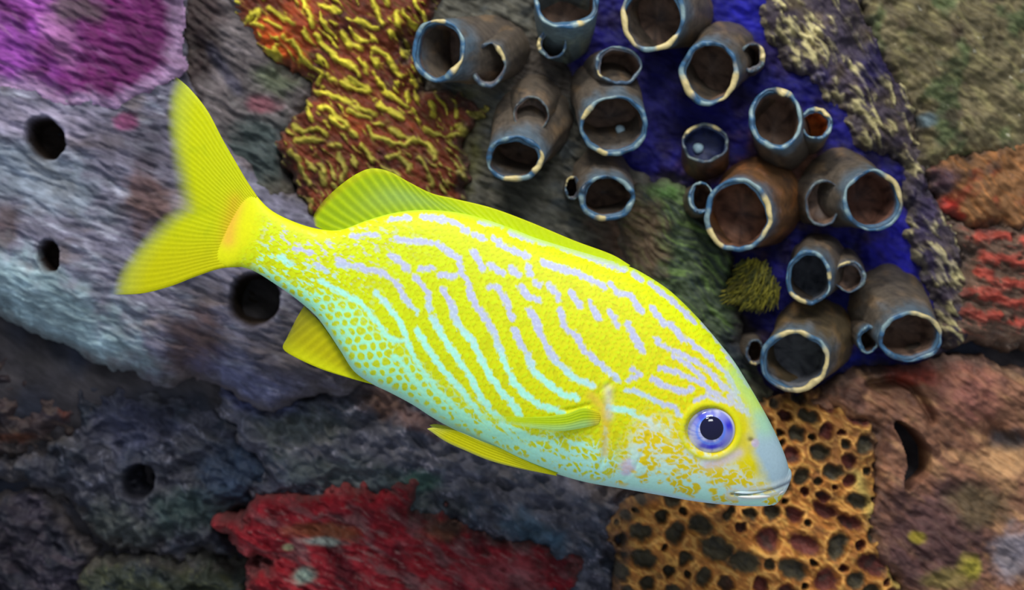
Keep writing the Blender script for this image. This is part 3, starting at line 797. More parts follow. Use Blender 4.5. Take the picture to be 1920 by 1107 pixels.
# ------------------------------------------------------------------ yellow algae tuft
rnd = random.Random(5)
def tuft():
    V = []; Q = []; C = []
    f = (DP - 60) / DP
    for i in range(520):
        a = rnd.random() * 2 * math.pi; rr = math.sqrt(rnd.random())
        x = 1412 + 46 * rr * math.cos(a) * (1 + .25 * math.sin(3 * a)); y = 535 + 50 * rr * math.sin(a) * (1 + .2 * math.sin(2 * a + 1))
        ang = math.radians(128 + rnd.uniform(-24, 24) + 25 * (x - 1412) / 42 * -1)
        L = rnd.uniform(14, 32); w = rnd.uniform(1.4, 2.6); rise = rnd.uniform(2, 9)
        bh = 36 + 12 * (1 - rr * rr)
        ca = lin(*rnd.choice([(130, 122, 34), (104, 100, 34), (160, 150, 52), (74, 78, 36), (90, 84, 30)]))
        base = len(V)
        for k in range(4):
            t = k / 3
            px = x + L * (t - .5) * math.cos(ang); py = y + L * (t - .5) * math.sin(ang); ph = bh + rise * math.sin(t * 2.2)
            ww = w * (1 - .8 * t)
            nx, ny = -math.sin(ang) * ww, math.cos(ang) * ww
            V.append(place(px + nx, py + ny, ph, f)); V.append(place(px - nx, py - ny, ph, f)); V.append(place(px, py, ph + ww, f))
            C += [ca * .9, ca * .9, ca * (1 + .3 * t)]
        for k in range(3):
            b = base + 3 * k
            Q += [(b, b + 3, b + 5, b + 2), (b + 2, b + 5, b + 4, b + 1), (b + 1, b + 4, b + 3, b)]
    # cushion they grow from
    nu, nv = 9, 28
    b0 = len(V)
    for i in range(nu):
        q = i / (nu - 1)
        for j in range(nv):
            aa = 2 * math.pi * j / nv
            V.append(place(1412 + (1 - q) * 42 * math.cos(aa), 535 + (1 - q) * 46 * math.sin(aa), 10 + 28 * math.sin(q * math.pi / 2) + 3 * math.sin(5 * aa), f)); C.append(lin(84, 80, 34))
    Q += (grid_quads(nu, nv, close_c=True) + b0).tolist()
    o = mesh_obj('algae_tuft', np.array(V), Q, np.array(C), M_alga)
    tag(o, 'mustard yellow algae tuft under the broad orange brown tube', 'algae', kind='stuff')
tuft()

# ------------------------------------------------------------------ the fish
FH = 330.0                         # the fish swims this far in front of the reef plane
FF = (DP - FH) / DP
def fpos(x, y, d):
    x = np.asarray(x, float); y = np.asarray(y, float); d = np.asarray(d, float)
    return np.stack([(x - 960) * FF * S + 0 * d, -(FH + d * FF) * S + 0 * x, (553.5 - y) * FF * S + 0 * d], -1)
PAR = DP                           # parallax of a flank that is d nearer than the mid-plane
def seen(x, y, d):
    k = d / PAR
    return 960 + (x - 960) * (1 + k), 553.5 + (y - 553.5) * (1 + k)
def unseen(x, y, d):
    k = 1 / (1 + d / PAR)
    return 960 + (x - 960) * k, 553.5 + (y - 553.5) * k

CA, SA = math.cos(math.radians(24.7)), math.sin(math.radians(24.7))
OX, OY = 445.0, 430.0
def to_uv(x, y): return (x - OX) * CA + (y - OY) * SA, (x - OX) * SA - (y - OY) * CA
def to_xy(u, v): return OX + u * CA + v * SA, OY + u * SA - v * CA

TOP = [(475, 361), (508, 394), (554, 417), (600, 430), (640, 431), (687, 414), (737, 400), (791, 394), (853, 398), (905, 410), (963, 430), (1003, 446), (1064, 465), (1125, 483), (1174, 498), (1206, 513), (1255, 545),
       (1300, 588), (1328, 619), (1349, 644), (1375, 677), (1402, 720), (1422, 754), (1443, 792), (1458, 823), (1471, 854), (1479, 882), (1480.5, 903)]
BOT = [(425, 502), (452, 501), (481, 511), (519, 535), (556, 561), (592, 592), (615, 622), (640, 660), (665, 697), (700, 721), (733, 737), (774, 759), (808, 781), (836, 797), (872, 815), (920, 838), (970, 862), (1046, 889), (1100, 904),
       (1169, 916), (1237, 928), (1306, 940), (1374, 947), (1426, 949), (1450, 946), (1466, 935), (1474, 922)]
tu = np.array([to_uv(*p) for p in spline(TOP, 400)]); bu = np.array([to_uv(*p) for p in spline(BOT, 400)])
UEND = to_uv(1480.5, 906)[0]
def vtop(u): return np.interp(u, tu[:, 0], tu[:, 1])
def vbot(u): return np.interp(u, bu[:, 0], bu[:, 1])
vend = to_uv(1480.5, 908)[1]
def half_w(u):
    ks = [-20, 0, 40, 150, 300, 450, 600, 750, 880, 960, 1030, 1080, 1112, 1130]
    ws = [4, 9, 19, 34, 56, 76, 91, 98, 97, 89, 74, 58, 42, 26]
    return spl(u, ks, ws)
def spl(u, ks, ws):
    P = spline(list(zip(ks, ws)), 300)
    return np.interp(u, P[:, 0], P[:, 1])

NU, NV = 580, 250
uu = np.concatenate([np.linspace(-18, UEND - 45, NU - 60, endpoint=False), UEND - 45 + 44.7 * np.sin(np.linspace(0, np.pi / 2, 60))])
vt, vb = vtop(uu), vbot(uu)
# close the snout round its tip
endk = np.clip((uu - (UEND - 14)) / 14, 0, 1)
shut = np.sqrt(np.clip(1 - endk ** 2, 0, 1))
last_t, last_b = vtop(UEND - 14), vbot(UEND - 14)
vt = np.where(endk > 0, vend + (last_t - vend) * shut, vt)
vb = np.where(endk > 0, vend + (last_b - vend) * shut, vb)
ww = half_w(uu) * np.where(endk > 0, shut, 1)
th = np.linspace(0, np.pi, NV)                     # 0 = back, pi = belly
q = np.cos(th)[None, :]                            # +1 back .. -1 belly
vm, vh = ((vt + vb) / 2)[:, None], ((vt - vb) / 2)[:, None]
Ug = np.broadcast_to(uu[:, None], (NU, NV)); Vg = vm + vh * q
prof = np.abs(np.sin(th)) ** .70
Dg = ww[:, None] * prof[None, :] * (1 + .10 * q * (-1) * 1.0)
Xg, Yg = to_xy(Ug, Vg)
Xs, Ys = seen(Xg, Yg, Dg)                          # where a mark on the near flank stands in the picture

def hexcell(X, Y, deg, p, stretch=1.0):
    c, s = math.cos(math.radians(deg)), math.sin(math.radians(deg))
    a, b = (X * c + Y * s) / (p * stretch), (-X * s + Y * c) / p
    h = math.sqrt(3)
    def cand(ox, oy):
        i = np.round(a - ox); j = np.round((b - oy) / h)
        return i + ox, j * h + oy
    a1, b1 = cand(0, 0); a2, b2 = cand(.5, h / 2)
    d1 = (a - a1) ** 2 + (b - b1) ** 2; d2 = (a - a2) ** 2 + (b - b2) ** 2
    k = d1 < d2
    ca, cb = np.where(k, a1, a2), np.where(k, b1, b2)
    rnd_ = (np.sin(ca * 127.1 + cb * 311.7) * 43758.5453) % 1.0
    return np.sqrt(np.minimum(d1, d2)), rnd_, a - ca, b - cb

Z6 = (800, 350, 2.46); Z8 = (1100, 600, 2.914); Z5 = (500, 300, 2.406); Z7 = (780, 650, 3.57)
STR = []
def S_(zone, hw, *lines):
    for l in zz(*zone, lines): STR.append((l, hw))
S_(Z6, 6.0, [(390, 215), (480, 240), (600, 270), (720, 310), (820, 350), (910, 385)], [(530, 345), (600, 375), (680, 395), (760, 430), (820, 465)], [(850, 455), (880, 490), (940, 500), (990, 575)],
   [(1040, 560), (1095, 635)], [(1120, 630), (1180, 700)], [(310, 240), (350, 275), (400, 295), (460, 320)])
S_(Z6, 5.0, [(955, 400), (990, 430)], [(1030, 450), (1110, 510), (1180, 570), (1240, 630)], [(170, 200), (190, 205)], [(215, 225), (260, 240)], [(0, 140), (90, 160)], [(0, 260), (20, 265)], [(250, 160), (350, 180)])
S_(Z6, 6.2, [(50, 265), (80, 290), (150, 330), (155, 390), (200, 450), (205, 510), (260, 590), (310, 670), (330, 740), (370, 830), (400, 900), (450, 960), (520, 1010), (620, 1040)],
   [(215, 300), (260, 380)], [(290, 360), (350, 400)], [(390, 380), (425, 410)], [(290, 460), (330, 470), (370, 540), (395, 610)], [(400, 660), (440, 730), (470, 780), (490, 850), (560, 910), (630, 960), (690, 975)],
   [(435, 460), (460, 500), (515, 525)], [(475, 570), (510, 640), (540, 710), (570, 770), (620, 830), (690, 890), (770, 920)], [(470, 370), (480, 410)], [(500, 440), (520, 455)], [(560, 450), (610, 520)],
   [(615, 575), (635, 650), (690, 690), (730, 760), (800, 820), (880, 890)], [(665, 490), (710, 550)], [(755, 540), (795, 610)], [(845, 580), (880, 640)], [(930, 635), (945, 680), (970, 700), (990, 755)],
   [(75, 480), (110, 540), (130, 600), (160, 660), (210, 710), (250, 790), (290, 870), (340, 940), (400, 1010), (430, 1050)])
S_(Z6, 5.6, [(25, 600), (60, 680), (110, 750), (160, 820), (210, 890), (240, 960), (300, 1040), (380, 1107), (470, 1170)], [(0, 740), (60, 830), (120, 890), (190, 980), (250, 1060), (290, 1107), (370, 1180)])
S_(Z5, 5.6, [(580, 355), (640, 365), (740, 375)], [(560, 430), (600, 460), (640, 495)], [(670, 530), (730, 600), (735, 680)], [(750, 710), (790, 790), (850, 870)], [(680, 770), (720, 840), (780, 930), (840, 1000), (900, 1070)],
   [(800, 590), (850, 680)], [(430, 490), (520, 510), (590, 560), (620, 620), (680, 690)], [(780, 520), (850, 525)], [(690, 490), (750, 492)])
S_(Z5, 5.0, [(490, 600), (540, 650), (600, 730), (630, 800), (650, 870), (710, 960), (760, 1030), (830, 1100), (930, 1190)], [(240, 545), (330, 590), (430, 650), (490, 720), (540, 790), (570, 820), (630, 810)],
   [(320, 470), (400, 480), (440, 480)], [(130, 400), (200, 420)], [(310, 440), (350, 460)], [(380, 345), (440, 340), (500, 340)], [(700, 255), (800, 262), (880, 300)], [(560, 270), (640, 262)], [(1100, 330), (1200, 345)],
   [(570, 890), (600, 900), (640, 960), (690, 1030), (740, 1090), (820, 1160)], [(220, 470), (270, 500)], [(60, 440), (120, 470)])
S_(Z8, 5.0, [(380, 100), (400, 140), (430, 150), (520, 190), (620, 240), (700, 310), (745, 370)], [(520, 90), (600, 150), (690, 220), (760, 290), (820, 390)], [(400, 265), (480, 280), (560, 320), (640, 350), (690, 400), (790, 460)],
   [(360, 320), (420, 360), (520, 395), (575, 375)], [(215, 385), (300, 400), (390, 450), (480, 475), (505, 520)], [(120, 480), (230, 500), (330, 550), (420, 580), (455, 625), (440, 680)],
   [(230, 30), (250, 90), (290, 150), (310, 170)], [(740, 350), (830, 430), (880, 520)], [(780, 420), (850, 500)], [(640, 20), (720, 110), (800, 230), (880, 360)], [(250, 270), (290, 300), (230, 330)],
   [(480, 200), (560, 250), (640, 320)], [(590, 440), (650, 420), (720, 440)])
S_(Z7, 4.6, [(700, 570), (760, 610), (850, 620)], [(560, 500), (610, 560), (680, 640), (760, 690), (880, 720), (1000, 780)], [(900, 640), (960, 680), (1040, 740), (1160, 780)], [(1030, 640), (1120, 660), (1210, 700)],
   [(250, 440), (400, 540), (540, 600), (660, 650), (800, 700), (900, 780)], [(1270, 560), (1270, 680), (1240, 820)])

def pattern(X, Y, u, qv):
    lower = sm(.05, -.75, qv)                      # towards the belly
    cd, cr, ca, cb = hexcell(X + 7 * fb(X / 34, Y / 34, 2, 401), Y + 7 * fb(X / 34, Y / 34, 2, 402), 60, 12, 1.1)
    jit = 4.0 * (cr - .5) + 4.0 * fb(X / 8, Y / 8, 2, 403)
    d = np.full(X.shape, 1e9)
    Xw = X + 2.5 * fb(X / 14, Y / 14, 2, 404); Yw = Y + 2.5 * fb(X / 14, Y / 14, 2, 405)
    for l, hw in STR: d = np.minimum(d, seg_dist(Xw, Yw, l) - hw)
    stripe = 1 - sm(-2.4, 2.4, d + jit * .75)
    # yellow ground, scale by scale
    Yl = full(X, (222, 220, 4))
    Yl = mix(Yl, lin(208, 222, 8), sm(760, 300, u) * .9)
    Yl = mix(Yl, lin(228, 210, 0), sm(760, 900, u) * .9)
    Yl = mix(Yl, lin(226, 236, 8), sm(.62, .95, qv))
    Yl = mix(Yl, lin(184, 174, 0), sm(-.22, -.46, ca) * .6 * sm(1010, 930, u))
    Yl = mix(Yl, lin(212, 240, 20), sm(.10, .30, ca) * sm(.62, .35, cd) * .75 * sm(1010, 930, u))
    Yl = mix(Yl, lin(178, 170, 10), sm(.6, 1., cr) * .25)
    P = mix(full(X, (186, 188, 224)), lin(172, 246, 224), sm(.15, -.35, qv + .12 * fb(X / 60, Y / 60, 2, 406)))
    P = mix(P, lin(206, 204, 200), sm(880, 1000, u) * sm(-.7, .1, qv) * .65)
    P = mix(P, lin(226, 238, 240), sm(.1, .7, fb(X / 5, Y / 5, 2, 407)) * .45)  # fine white glints painted into the stripe colour
    # loose silvery flecks on the tail root and the rear back
    fl = fb((X * .9 + Y * .42) / 17, (-X * .42 + Y * .9) / 8, 3, 418)
    stripe = np.maximum(stripe, sm(.16, .42, fl) * sm(30, 75, u) * sm(330, 200, u) * sm(.86, .6, qv) * .8)
    stripe = np.maximum(stripe, sm(.18, .42, fl) * np.exp(-blob(X, Y, 680, 445, 80, 26, 5) ** 2) * .9)
    C = mix(Yl, P, stripe * .95)
    # belly: net of mint green around yellow scale spots
    dim0 = lerp_q(u)
    nd, nr_, _, _ = hexcell(X + (4 + 12 * sm(430, 620, u)) * fb(X / 26, Y / 26, 2, 408), Y + (4 + 9 * sm(430, 620, u)) * fb(X / 26, Y / 26, 2, 409), 52, 17.5, 1.1)
    mint = mix(full(X, (176, 252, 206)), lin(192, 248, 236), sm(500, 900, u))
    net = sm(.385, .475, nd + .12 * (nr_ - .5) + .12 * sm(dim0 - .0, -.95, qv))
    spot = mix(Yl, lin(204, 226, 60), .35 * np.ones(X.shape))
    dim = lerp_q(u)
    zone = sm(dim + .10, dim - .10, qv + .05 * fb(X / 30, Y / 30, 2, 410)) * sm(30, 110, u)
    netc = mix(spot, mint, net)
    lowedge = sm(-.925, -.99, qv + .04 * fb(X / 20, Y / 20, 2, 411))
    netc = mix(netc, mint, lowedge)
    C = mix(C, netc, zone * (1 - .9 * stripe))
    C = mix(C, mint, stripe * zone * .8)
    # cheek: marbled pale and yellow
    marb = fb(X / 26, Y / 19, 2, 412)
    vein_or_crest_light = np.abs(fb(X / 20, Y / 15, 2, 413))
    pale = mix(full(X, (192, 246, 226)), lin(212, 226, 214), sm(-.9, -.3, qv))
    ck = mix(lin(232, 206, 20) * np.ones(X.shape + (1,)), pale, np.clip(sm(-.18, .22, -marb + .40 * sm(-.45, -1., qv) - .20) + sm(.20, .03, vein_or_crest_light) * .9, 0, 1))
    cz = sm(800, 850, u) * sm(.0, -.34, qv + .1 * fb(X / 50, Y / 50, 2, 414))
    C = mix(C, ck, cz)
    # net-like fine glints over pale parts
    # snout: bare grey blue
    r = blob(X, Y, 1462, 852, 52, 96, -24)
    C = mix(C, lin(158, 188, 208), (1 - sm(.62, 1.12, r + .12 * fb(X / 30, Y / 30, 3, 415))) * .92)
    r = blob(X, Y, 1402, 832, 22, 24, 0)
    C = mix(C, lin(214, 196, 70), (1 - sm(.5, 1.1, r)) * .6)
    r = blob(X, Y, 1416, 831, 8, 9, 0)
    C = mix(C, lin(190, 176, 196), 1 - sm(.6, 1.2, r))
    fore = seg_dist(X, Y, [(1380, 700), (1415, 760), (1435, 800)])
    C = mix(C, lin(166, 222, 150), np.exp(-(fore / 20) ** 2) * .55)
    # yellow ring round the eye, pinkish streak below
    r = blob(X, Y, 1332, 809, 50, 47, 0)
    C = mix(C, lin(222, 220, 20), np.exp(-((r - 1.10) / .085) ** 2) * .9)
    g = seg_dist(X, Y, [(1325, 872), (1350, 868), (1385, 850)])
    C = mix(C, lin(214, 196, 206), np.exp(-(g / 9) ** 2) * .8)
    r = blob(X, Y, 1176, 876, 15, 17, 0)
    C = mix(C, lin(218, 200, 226), (1 - sm(.5, 1.2, r + .3 * fb(X / 12, Y / 12, 2, 416))) * .8)
    # gill cover edge and base of the breast fin
    g = seg_dist(X, Y, [(1108, 742), (1128, 762), (1136, 795), (1134, 850)])
    C = mix(C, lin(222, 186, 60), np.exp(-(g / 9) ** 2) * .75)
    g = seg_dist(X, Y, [(1140, 730), (1142, 780)])
    C = mix(C, lin(204, 196, 196), np.exp(-(g / 8) ** 2) * .6)
    # pale belly line, whiter and bluer under the head
    C = mix(C, mix(full(X, (186, 244, 214)), lin(196, 232, 246), sm(700, 1000, u)), sm(-.90, -.985, qv) * sm(60, 160, u))
    # green yellow along the back, plain yellow tail root with orange stain
    C = mix(C, lin(198, 232, 60), sm(.93, .99, qv) * sm(1000, 500, u) * .8)
    C = mix(C, lin(172, 230, 176), sm(.955, .995, qv) * sm(820, 960, u) * .8)
    tailz = sm(58, 18, u + .16 * np.abs(qv) * 90 + 10 * fb(X / 14, Y / 14, 2, 417))
    C = mix(C, lin(226, 226, 10), tailz)
    g = seg_dist(X, Y, [(443, 378), (432, 420), (428, 450)])
    C = mix(C, lin(240, 176, 60), np.exp(-(g / 15) ** 2) * .75)
    C = mix(C, lin(222, 226, 6), sm(.70, .92, qv) * sm(260, 130, u) * .9)
    return C
def lerp_q(u): return np.interp(u, [0, 100, 180, 260, 340, 450, 600, 760, 900, 1140], [-.80, -.72, -.56, -.36, -.48, -.66, -.74, -.60, -.55, -.66])

BC = pattern(Xs, Ys, Ug, np.broadcast_to(q, Ug.shape))
# relief: scales, gill cover, mouth, eye socket
cd, cr, ca, cb = hexcell(Xs + 7 * fb(Xs / 34, Ys / 34, 2, 401), Ys + 7 * fb(Xs / 34, Ys / 34, 2, 402), 60, 12, 1.1)
scal = (1.3 - 3.0 * cd + 1.6 * ca) * sm(1000, 900, Ug) * sm(-10, 60, Ug) * np.abs(np.sin(th))[None, :] ** .5
rel = .22 * scal
gill = seg_dist(Xs, Ys, [(1150, 716), (1120, 738), (1136, 770), (1140, 810), (1132, 860), (1115, 893)])
rel = rel - 1.4 * np.exp(-(gill / 5) ** 2) + 1.2 * np.exp(-((gill - 10) / 8) ** 2)
pre = seg_dist(Xs, Ys, [(1214, 818), (1206, 850), (1190, 880), (1170, 900)])
rel = rel - 1.5 * np.exp(-(pre / 3.5) ** 2)
MOUTH = [(1372, 927), (1400, 927), (1430, 923), (1455, 917), (1474, 909), (1486, 902)]
mo = seg_dist(Xs, Ys, MOUTH)
rel = rel - 5.5 * np.exp(-(mo / 3.0) ** 2)
BC = mix(BC, lin(120, 120, 130), np.exp(-(mo / 2.2) ** 2) * .75)
BC = mix(BC, lin(214, 226, 226), np.exp(-((mo - 8) / 5) ** 2) * .7)
soc = blob(Xs, Ys, 1332, 808, 49, 46)
rel = rel + 2.0 * np.exp(-((soc - 1.12) / .12) ** 2) - 16 * (1 - sm(.80, 1.02, soc))
nos = blob(Xs, Ys, 1408, 826, 5, 4)
rel = rel - 5 * np.exp(-nos ** 2)
BC = mix(BC, lin(150, 130, 60), np.exp(-nos ** 2) * .7)
fold = seg_dist(Xs, Ys, [(1062, 770), (1084, 765), (1104, 760)])
rel = rel - 3 * np.exp(-(fold / 4) ** 2)
rel = rel * np.minimum(1, np.abs(np.sin(th))[None, :] * 3) * np.clip(ww[:, None] / 30, 0, 1)
Dn = Dg + rel
near = fpos(Xg, Yg, Dn); far = fpos(Xg, Yg, -Dn)
# one closed skin: near side back-to-belly, far side belly-to-back
ringV = np.concatenate([near, far[:, -2:0:-1]], 1)
ringC = np.concatenate([BC, BC[:, -2:0:-1]], 1)
nring = ringV.shape[1]
Vb = ringV.reshape(-1, 3); Cb = ringC.reshape(-1, 3)
tail_c = fpos(*to_xy(np.array([-19.0]), np.array([(vt[0] + vb[0]) / 2])), np.array([0.0]))
tip_c = fpos(*to_xy(np.array([UEND]), np.array([vend])), np.array([0.0]))
Vb = np.vstack([Vb, tail_c, tip_c]); Cb = np.vstack([Cb, Cb[:1], Cb[-1:]])
nb = NU * nring
tr = [((j + 1) % nring, j, nb) for j in range(nring)] + [((NU - 1) * nring + j, (NU - 1) * nring + (j + 1) % nring, nb + 1) for j in range(nring)]
fish = empty('fish', fpos(960, 640, 0).tolist())
tag(fish, 'bright yellow fish with wavy pale blue stripes, swimming down to the right', 'fish')
body = mesh_obj('body', Vb, grid_quads(NU, nring, close_c=True), Cb, M_fish, fish, tris=tr)
body['label'] = 'yellow scaled body with wavy pale blue stripes'

# ---- fins: a ruled membrane with raised rays between a root line and an outer line
def coons(root, outer, e0, e1, ns, nt):
    R, O = spline(root, ns), spline(outer, ns)
    A, B = spline(e0, nt), spline(e1, nt)
    s = np.linspace(0, 1, ns)[:, None, None]; t = np.linspace(0, 1, nt)[None, :, None]
    P = (1 - t) * R[:, None] + t * O[:, None] + (1 - s) * A[None] + s * B[None] - ((1 - s) * (1 - t) * R[0] + (1 - s) * t * O[0] + s * (1 - t) * R[-1] + s * t * O[-1])
    return P
def fin(name, P, rays, dfun, cfun, afun, thick=2.2, ray_h=1.2, label=None):
    ns, nt = P.shape[:2]
    s = np.linspace(0, 1, ns)[:, None] + 0 * P[..., 0]; t = np.linspace(0, 1, nt)[None, :] + 0 * P[..., 0]
    X, Y = P[..., 0], P[..., 1]
    ray = .5 + .5 * np.cos(2 * np.pi * (s * rays))
    ray = ray ** 1.5
    edge = np.minimum(1, np.minimum(s, 1 - s) * ns / 3) * np.minimum(1, (1 - t) * nt / 3)
    hh = (thick * (1 - .65 * t) + ray_h * ray * (1 - .5 * t)) * (.25 + .75 * edge)
    d0 = dfun(s, t)
    C = cfun(X, Y, s, t, ray); Aa = np.clip(afun(X, Y, s, t, ray), 0, 1)
    N = fpos(X, Y, d0 + hh); F = fpos(X, Y, d0 - hh)
    V = np.vstack([N.reshape(-1, 3), F.reshape(-1, 3)])
    n = ns * nt
    Q = grid_quads(ns, nt)
    Q2 = Q[:, ::-1] + n
    b = np.concatenate([np.arange(nt), np.arange(1, ns) * nt + nt - 1, (ns - 1) * nt + np.arange(nt - 2, -1, -1), np.arange(ns - 2, 0, -1) * nt])
    b2 = np.roll(b, -1)
    side = np.stack([b2, b, b + n, b2 + n], 1)
    o = mesh_obj(name, V, np.vstack([Q, Q2, side]), np.vstack([C.reshape(-1, 3)] * 2), M_fin, fish, alpha=np.concatenate([Aa.ravel()] * 2))
    if label: o['label'] = label
    return o
def yel(a, b, ka=.5):
    def c(X, Y, s, t, ray):
        C = mix(full(X, a), lin(*b), ray * ka)
        return mix(C, lin(b[0] * .86, b[1] * .9, 10), sm(.1, .6, fb(X / 30, Y / 30, 3, 421)) * .4)
    return c

# tail fin
P = coons([(482, 352), (468, 395), (452, 440), (444, 500)], [(325, 140), (311, 180), (309, 245), (315, 300), (322, 345), (327, 381), (300, 402), (268, 438), (238, 476), (214, 517), (206, 553)],
          [(482, 368), (462, 338), (446, 311), (417, 261), (388, 207), (354, 165), (325, 140)], [(452, 501), (413, 504), (367, 519), (317, 538), (263, 551), (206, 553)], 220, 110)
def tail_c(X, Y, s, t, ray):
    C = yel((216, 222, 0), (232, 236, 8), .6)(X, Y, s, t, ray)
    C = mix(C, lin(236, 200, 30), np.exp(-(seg_dist(X, Y, [(443, 378), (432, 420), (428, 450)]) / 17) ** 2) * .8)
    C = mix(C, lin(222, 212, 0), sm(.55, .9, s) * .6)
    C = mix(C, lin(226, 226, 8), sm(.22, .06, t) * .7)
    return mix(C, lin(176, 196, 110), sm(.72, 1., t) * .5)
def tail_a(X, Y, s, t, ray):
    mid = np.exp(-((s - .5) / .22) ** 2)
    end = sm(1.0, .86 - .24 * mid, t)
    side = sm(.0, .06, np.minimum(s, 1 - s))
    return end * (.94 + .06 * ray)
fin('tail_fin', P, 34, lambda s, t: -10 * t * t + 6 * np.sin(s * 3.1) * t, tail_c, tail_a, thick=4.5, ray_h=.55, label='forked plain yellow tail fin with see-through rear edge')

# dorsal fin: soft part at the rear, low spiny part in front
P = coons([(628, 436), (650, 430), (687, 416), (737, 402), (791, 396), (853, 400), (905, 412), (963, 432), (1003, 448), (1064, 467), (1125, 485), (1178, 500)],
          [(590, 424), (588, 404), (608, 375), (645, 342), (679, 321), (704, 316), (733, 323), (766, 341), (808, 362), (853, 373), (922, 390), (995, 417), (1076, 451), (1146, 477), (1182, 498)],
          [(628, 436), (609, 432), (590, 424)], [(1178, 500), (1180, 499), (1182, 498)], 320, 46)
def dors_c(X, Y, s, t, ray):
    C = mix(full(X, (176, 206, 22)), lin(206, 228, 14), ray * .7)
    C = mix(C, lin(214, 232, 6), sm(.42, .52, s))
    C = mix(C, lin(168, 208, 130), np.exp(-((s - .28) / .12) ** 2) * np.exp(-((t - .35) / .25) ** 2) * .5)
    C = mix(C, lin(226, 226, 10), sm(.8, .97, t) * .6)
    return C
def dors_a(X, Y, s, t, ray):
    soft = sm(.45, .33, s)
    a = 1 - soft * (.22 * (1 - ray) + .05)
    return a * (1 - sm(.82, 1.0, t) * sm(.20, .05, s) * .9)
fin('dorsal_fin', P, 36, lambda s, t: 0 * s, dors_c, dors_a, thick=4.0, ray_h=.7, label='long yellow back fin with fanned rear lobe')

# anal fin
P = coons([(570, 574), (600, 604), (622, 634), (648, 672), (676, 704), (702, 720)], [(548, 613), (538, 634), (531, 654), (555, 671), (604, 693), (658, 710), (702, 722)],
          [(570, 574), (558, 594), (548, 613)], [(702, 720), (702, 721), (702, 722)], 120, 50)
def anal_c(X, Y, s, t, ray):
    C = mix(full(X, (198, 190, 6)), lin(222, 214, 4), ray * .6)
    C = mix(C, lin(232, 234, 14), sm(.45, .85, t * .7 + s * .35))
    return mix(C, lin(146, 140, 40), sm(.35, .0, s) * .6)
fin('anal_fin', P, 13, lambda s, t: 2 * t, anal_c, lambda X, Y, s, t, ray: 1 - sm(.34, .0, s) * (.30 + .45 * sm(.5, 1, t)), thick=4.0, ray_h=.7, label='yellow fin under the tail root')

# pelvic fins, folded back along the belly
for sd_, dd in ((1, 40), (-1, -40)):
    P = coons([(1046, 884), (1042, 887), (1044, 890)], [(826, 800), (812, 799), (803, 801)], [(1046, 884), (1000, 866), (958, 846), (903, 824), (860, 806), (826, 800)],
              [(1044, 890), (976, 876), (920, 861), (872, 841), (836, 824), (803, 801)], 40, 120)
    def pel_c(X, Y, s, t, ray):
        C = mix(full(X, (206, 200, 0)), lin(236, 232, 6), ray * .6)
        return mix(C, lin(206, 214, 130), sm(.8, 1., s) * .35 + sm(.85, 1, t) * .3)
    def pel_a(X, Y, s, t, ray): return 1 - sm(.3, .95, t) * sm(.55, .05, s) * .7
    fin('pelvic_fin', P, 6, lambda s, t, k=sd_: k * (34 + 18 * t), pel_c, pel_a, thick=3.0, ray_h=.6, label='narrow yellow belly fin folded back' if sd_ > 0 else None)

# pectoral fins, lying back along the flank
for sd_ in (1, -1):
    pts = lambda L: [unseen(a, b, 96) for a, b in L]
    P = coons(pts([(1122, 772), (1126, 782), (1122, 796)]), pts([(906, 778), (900, 783), (908, 789)]), pts([(1122, 772), (1092, 765), (1060, 776), (1010, 781), (960, 781), (906, 778)]),
              pts([(1122, 796), (1090, 803), (1050, 808), (1010, 804), (960, 796), (908, 789)]), 40, 120)
    def pec_c(X, Y, s, t, ray):
        C = mix(full(X, (188, 214, 30)), lin(222, 238, 20), ray * .6)
        C = mix(C, lin(176, 232, 190), sm(.45, .9, s) * .6)
        return mix(C, lin(230, 200, 30), sm(.14, .0, t) * .7)
    def pec_a(X, Y, s, t, ray): return (.95 - .75 * sm(.35, .98, t)) * (1 - .45 * sm(.5, 1., s)) * (.8 + .2 * ray)
    fin('pectoral_fin', P, 7, lambda s, t, k=sd_: k * (97 + 10 * np.sin(t * 2.4)), pec_c, pec_a, thick=2.0, ray_h=.5, label='thin see-through breast fin, yellow green' if sd_ > 0 else None)

# lips
def sweep(name, path, r0, r1, c, parent, flat=1.0, n=14):
    P = spline(path, 40)
    nrm = np.gradient(P, axis=0); nrm /= np.linalg.norm(nrm, axis=1)[:, None] + 1e-9
    s = np.linspace(0, 1, 40)
    rr = (r0 + (r1 - r0) * s) * np.sqrt(np.clip(1 - (2 * s - 1) ** 6, 0.02, 1))
    a = np.linspace(0, 2 * np.pi, n, endpoint=False)
    x = P[:, 0:1] - nrm[:, 1:2] * rr[:, None] * np.cos(a); y = P[:, 1:2] + nrm[:, 0:1] * rr[:, None] * np.cos(a); d = P[:, 2:3] + rr[:, None] * flat * np.sin(a)
    V = fpos(x, y, d)
    return mesh_obj(name, V.reshape(-1, 3), grid_quads(40, n, close_c=True), c, M_fish, parent)
def lip_d(x): return float(half_w(to_uv(x, 918)[0])) * .96
up = [(1378, 924), (1405, 924), (1432, 919), (1455, 912), (1472, 903)]; lo = [(1384, 932), (1410, 933), (1436, 931), (1456, 927), (1468, 922)]
for nm, L, cc in (('upper_lip', up, (214, 232, 234)), ('lower_lip', lo, (236, 232, 222))):
    path = [unseen(a, b, lip_d(a)) + (lip_d(a) - 3,) for a, b in L]
    xe, ye = L[-1]
    path = path + [(xe + (6 if nm == 'upper_lip' else 4), ye - (1 if nm == 'upper_lip' else 2), 0.0)]
    full_path = path + [(a, b, -d) for a, b, d in path[-2::-1]]
    P3 = full_path
    sweep(nm, P3, 3.6, 3.6, lin(*cc), fish)

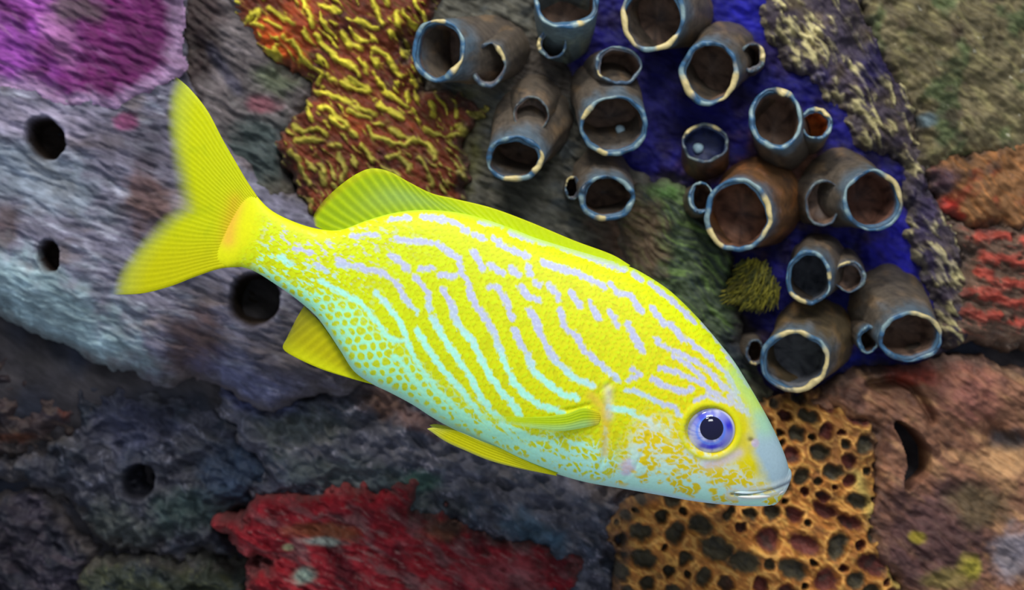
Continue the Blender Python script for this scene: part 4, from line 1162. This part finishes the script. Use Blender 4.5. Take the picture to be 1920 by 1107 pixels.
# eyes
def eye(sign):
    d0 = float(half_w(to_uv(1332, 808)[0])) * .88
    ex, ey = unseen(1332, 808, d0 + 10)
    nu, nv = 40, 72
    a = np.linspace(0, np.pi * .62, nu)[:, None]; b = np.linspace(0, 2 * np.pi, nv, endpoint=False)[None]
    R, Hh = 47.5, 24.0
    r = np.sin(a) / np.sin(min(np.pi / 2, np.pi * .62)) * R
    x = ex + r * np.cos(b); y = ey + r * .945 * np.sin(b); d = d0 - 8 + Hh * np.cos(a) + 0 * b
    rho = np.broadcast_to(r / R, x.shape); B = np.broadcast_to(b, x.shape)
    cx, cy = np.cos(B), np.sin(B)
    n = fb(cx * 2.2 + 5, cy * 2.2 + rho * 1.5, 3, 431)
    C = full(x, (140, 142, 214))
    C = mix(C, lin(202, 204, 232), sm(-.15, .35, n + .3 * -cx) * .85)
    C = mix(C, lin(30, 22, 200), np.exp(-(((B - 6.0 + np.pi) % (2 * np.pi) - np.pi) / .38) ** 2) * sm(.5, .7, rho) * sm(1., .85, rho) * .95)
    C = mix(C, lin(40, 30, 210), np.exp(-(((B - 1.5 + np.pi) % (2 * np.pi) - np.pi) / .8) ** 2) * sm(.52, .62, rho) * sm(.82, .70, rho) * .95)
    C = mix(C, lin(50, 60, 214), np.exp(-(((B - 4.2 + np.pi) % (2 * np.pi) - np.pi) / .8) ** 2) * sm(.50, .60, rho) * sm(.84, .72, rho) * .8)
    C = mix(C, lin(54, 120, 244), np.exp(-((rho - .53) / .06) ** 2) * .7)
    C = mix(C, lin(206, 206, 228), np.exp(-((rho - .93) / .05) ** 2) * .85)
    C = mix(C, lin(90, 96, 120), sm(.965, 1., rho) * .6)
    e = mesh_obj('eye', fpos(x, y, sign * d).reshape(-1, 3), grid_quads(nu, nv, close_c=True), C.reshape(-1, 3), M_eye, fish)
    e['label'] = 'round violet blue eye'
    # pupil: a dark lens bulging out of the iris
    a = np.linspace(0, np.pi * .5, 14)[:, None]
    px, py = unseen(1334, 803, d0 + 12)
    r = np.sin(a) * 21.5
    x = px + r * np.cos(b); y = py + r * np.sin(b)
    dd = d0 - 8 + Hh * np.sqrt(np.clip(1 - (((x - ex) / R) ** 2 + ((y - ey) / (R * .945)) ** 2), 0, 1)) + .6 + 3.0 * np.cos(a)
    p_ = mesh_obj('pupil', fpos(x, y, sign * dd).reshape(-1, 3), grid_quads(14, nv, close_c=True), lin(16, 14, 52), M_eye, e)
    p_['label'] = 'dark navy pupil'
eye(1); eye(-1)

for o in list(bpy.data.objects):
    if '_w' in o: del o['_w']
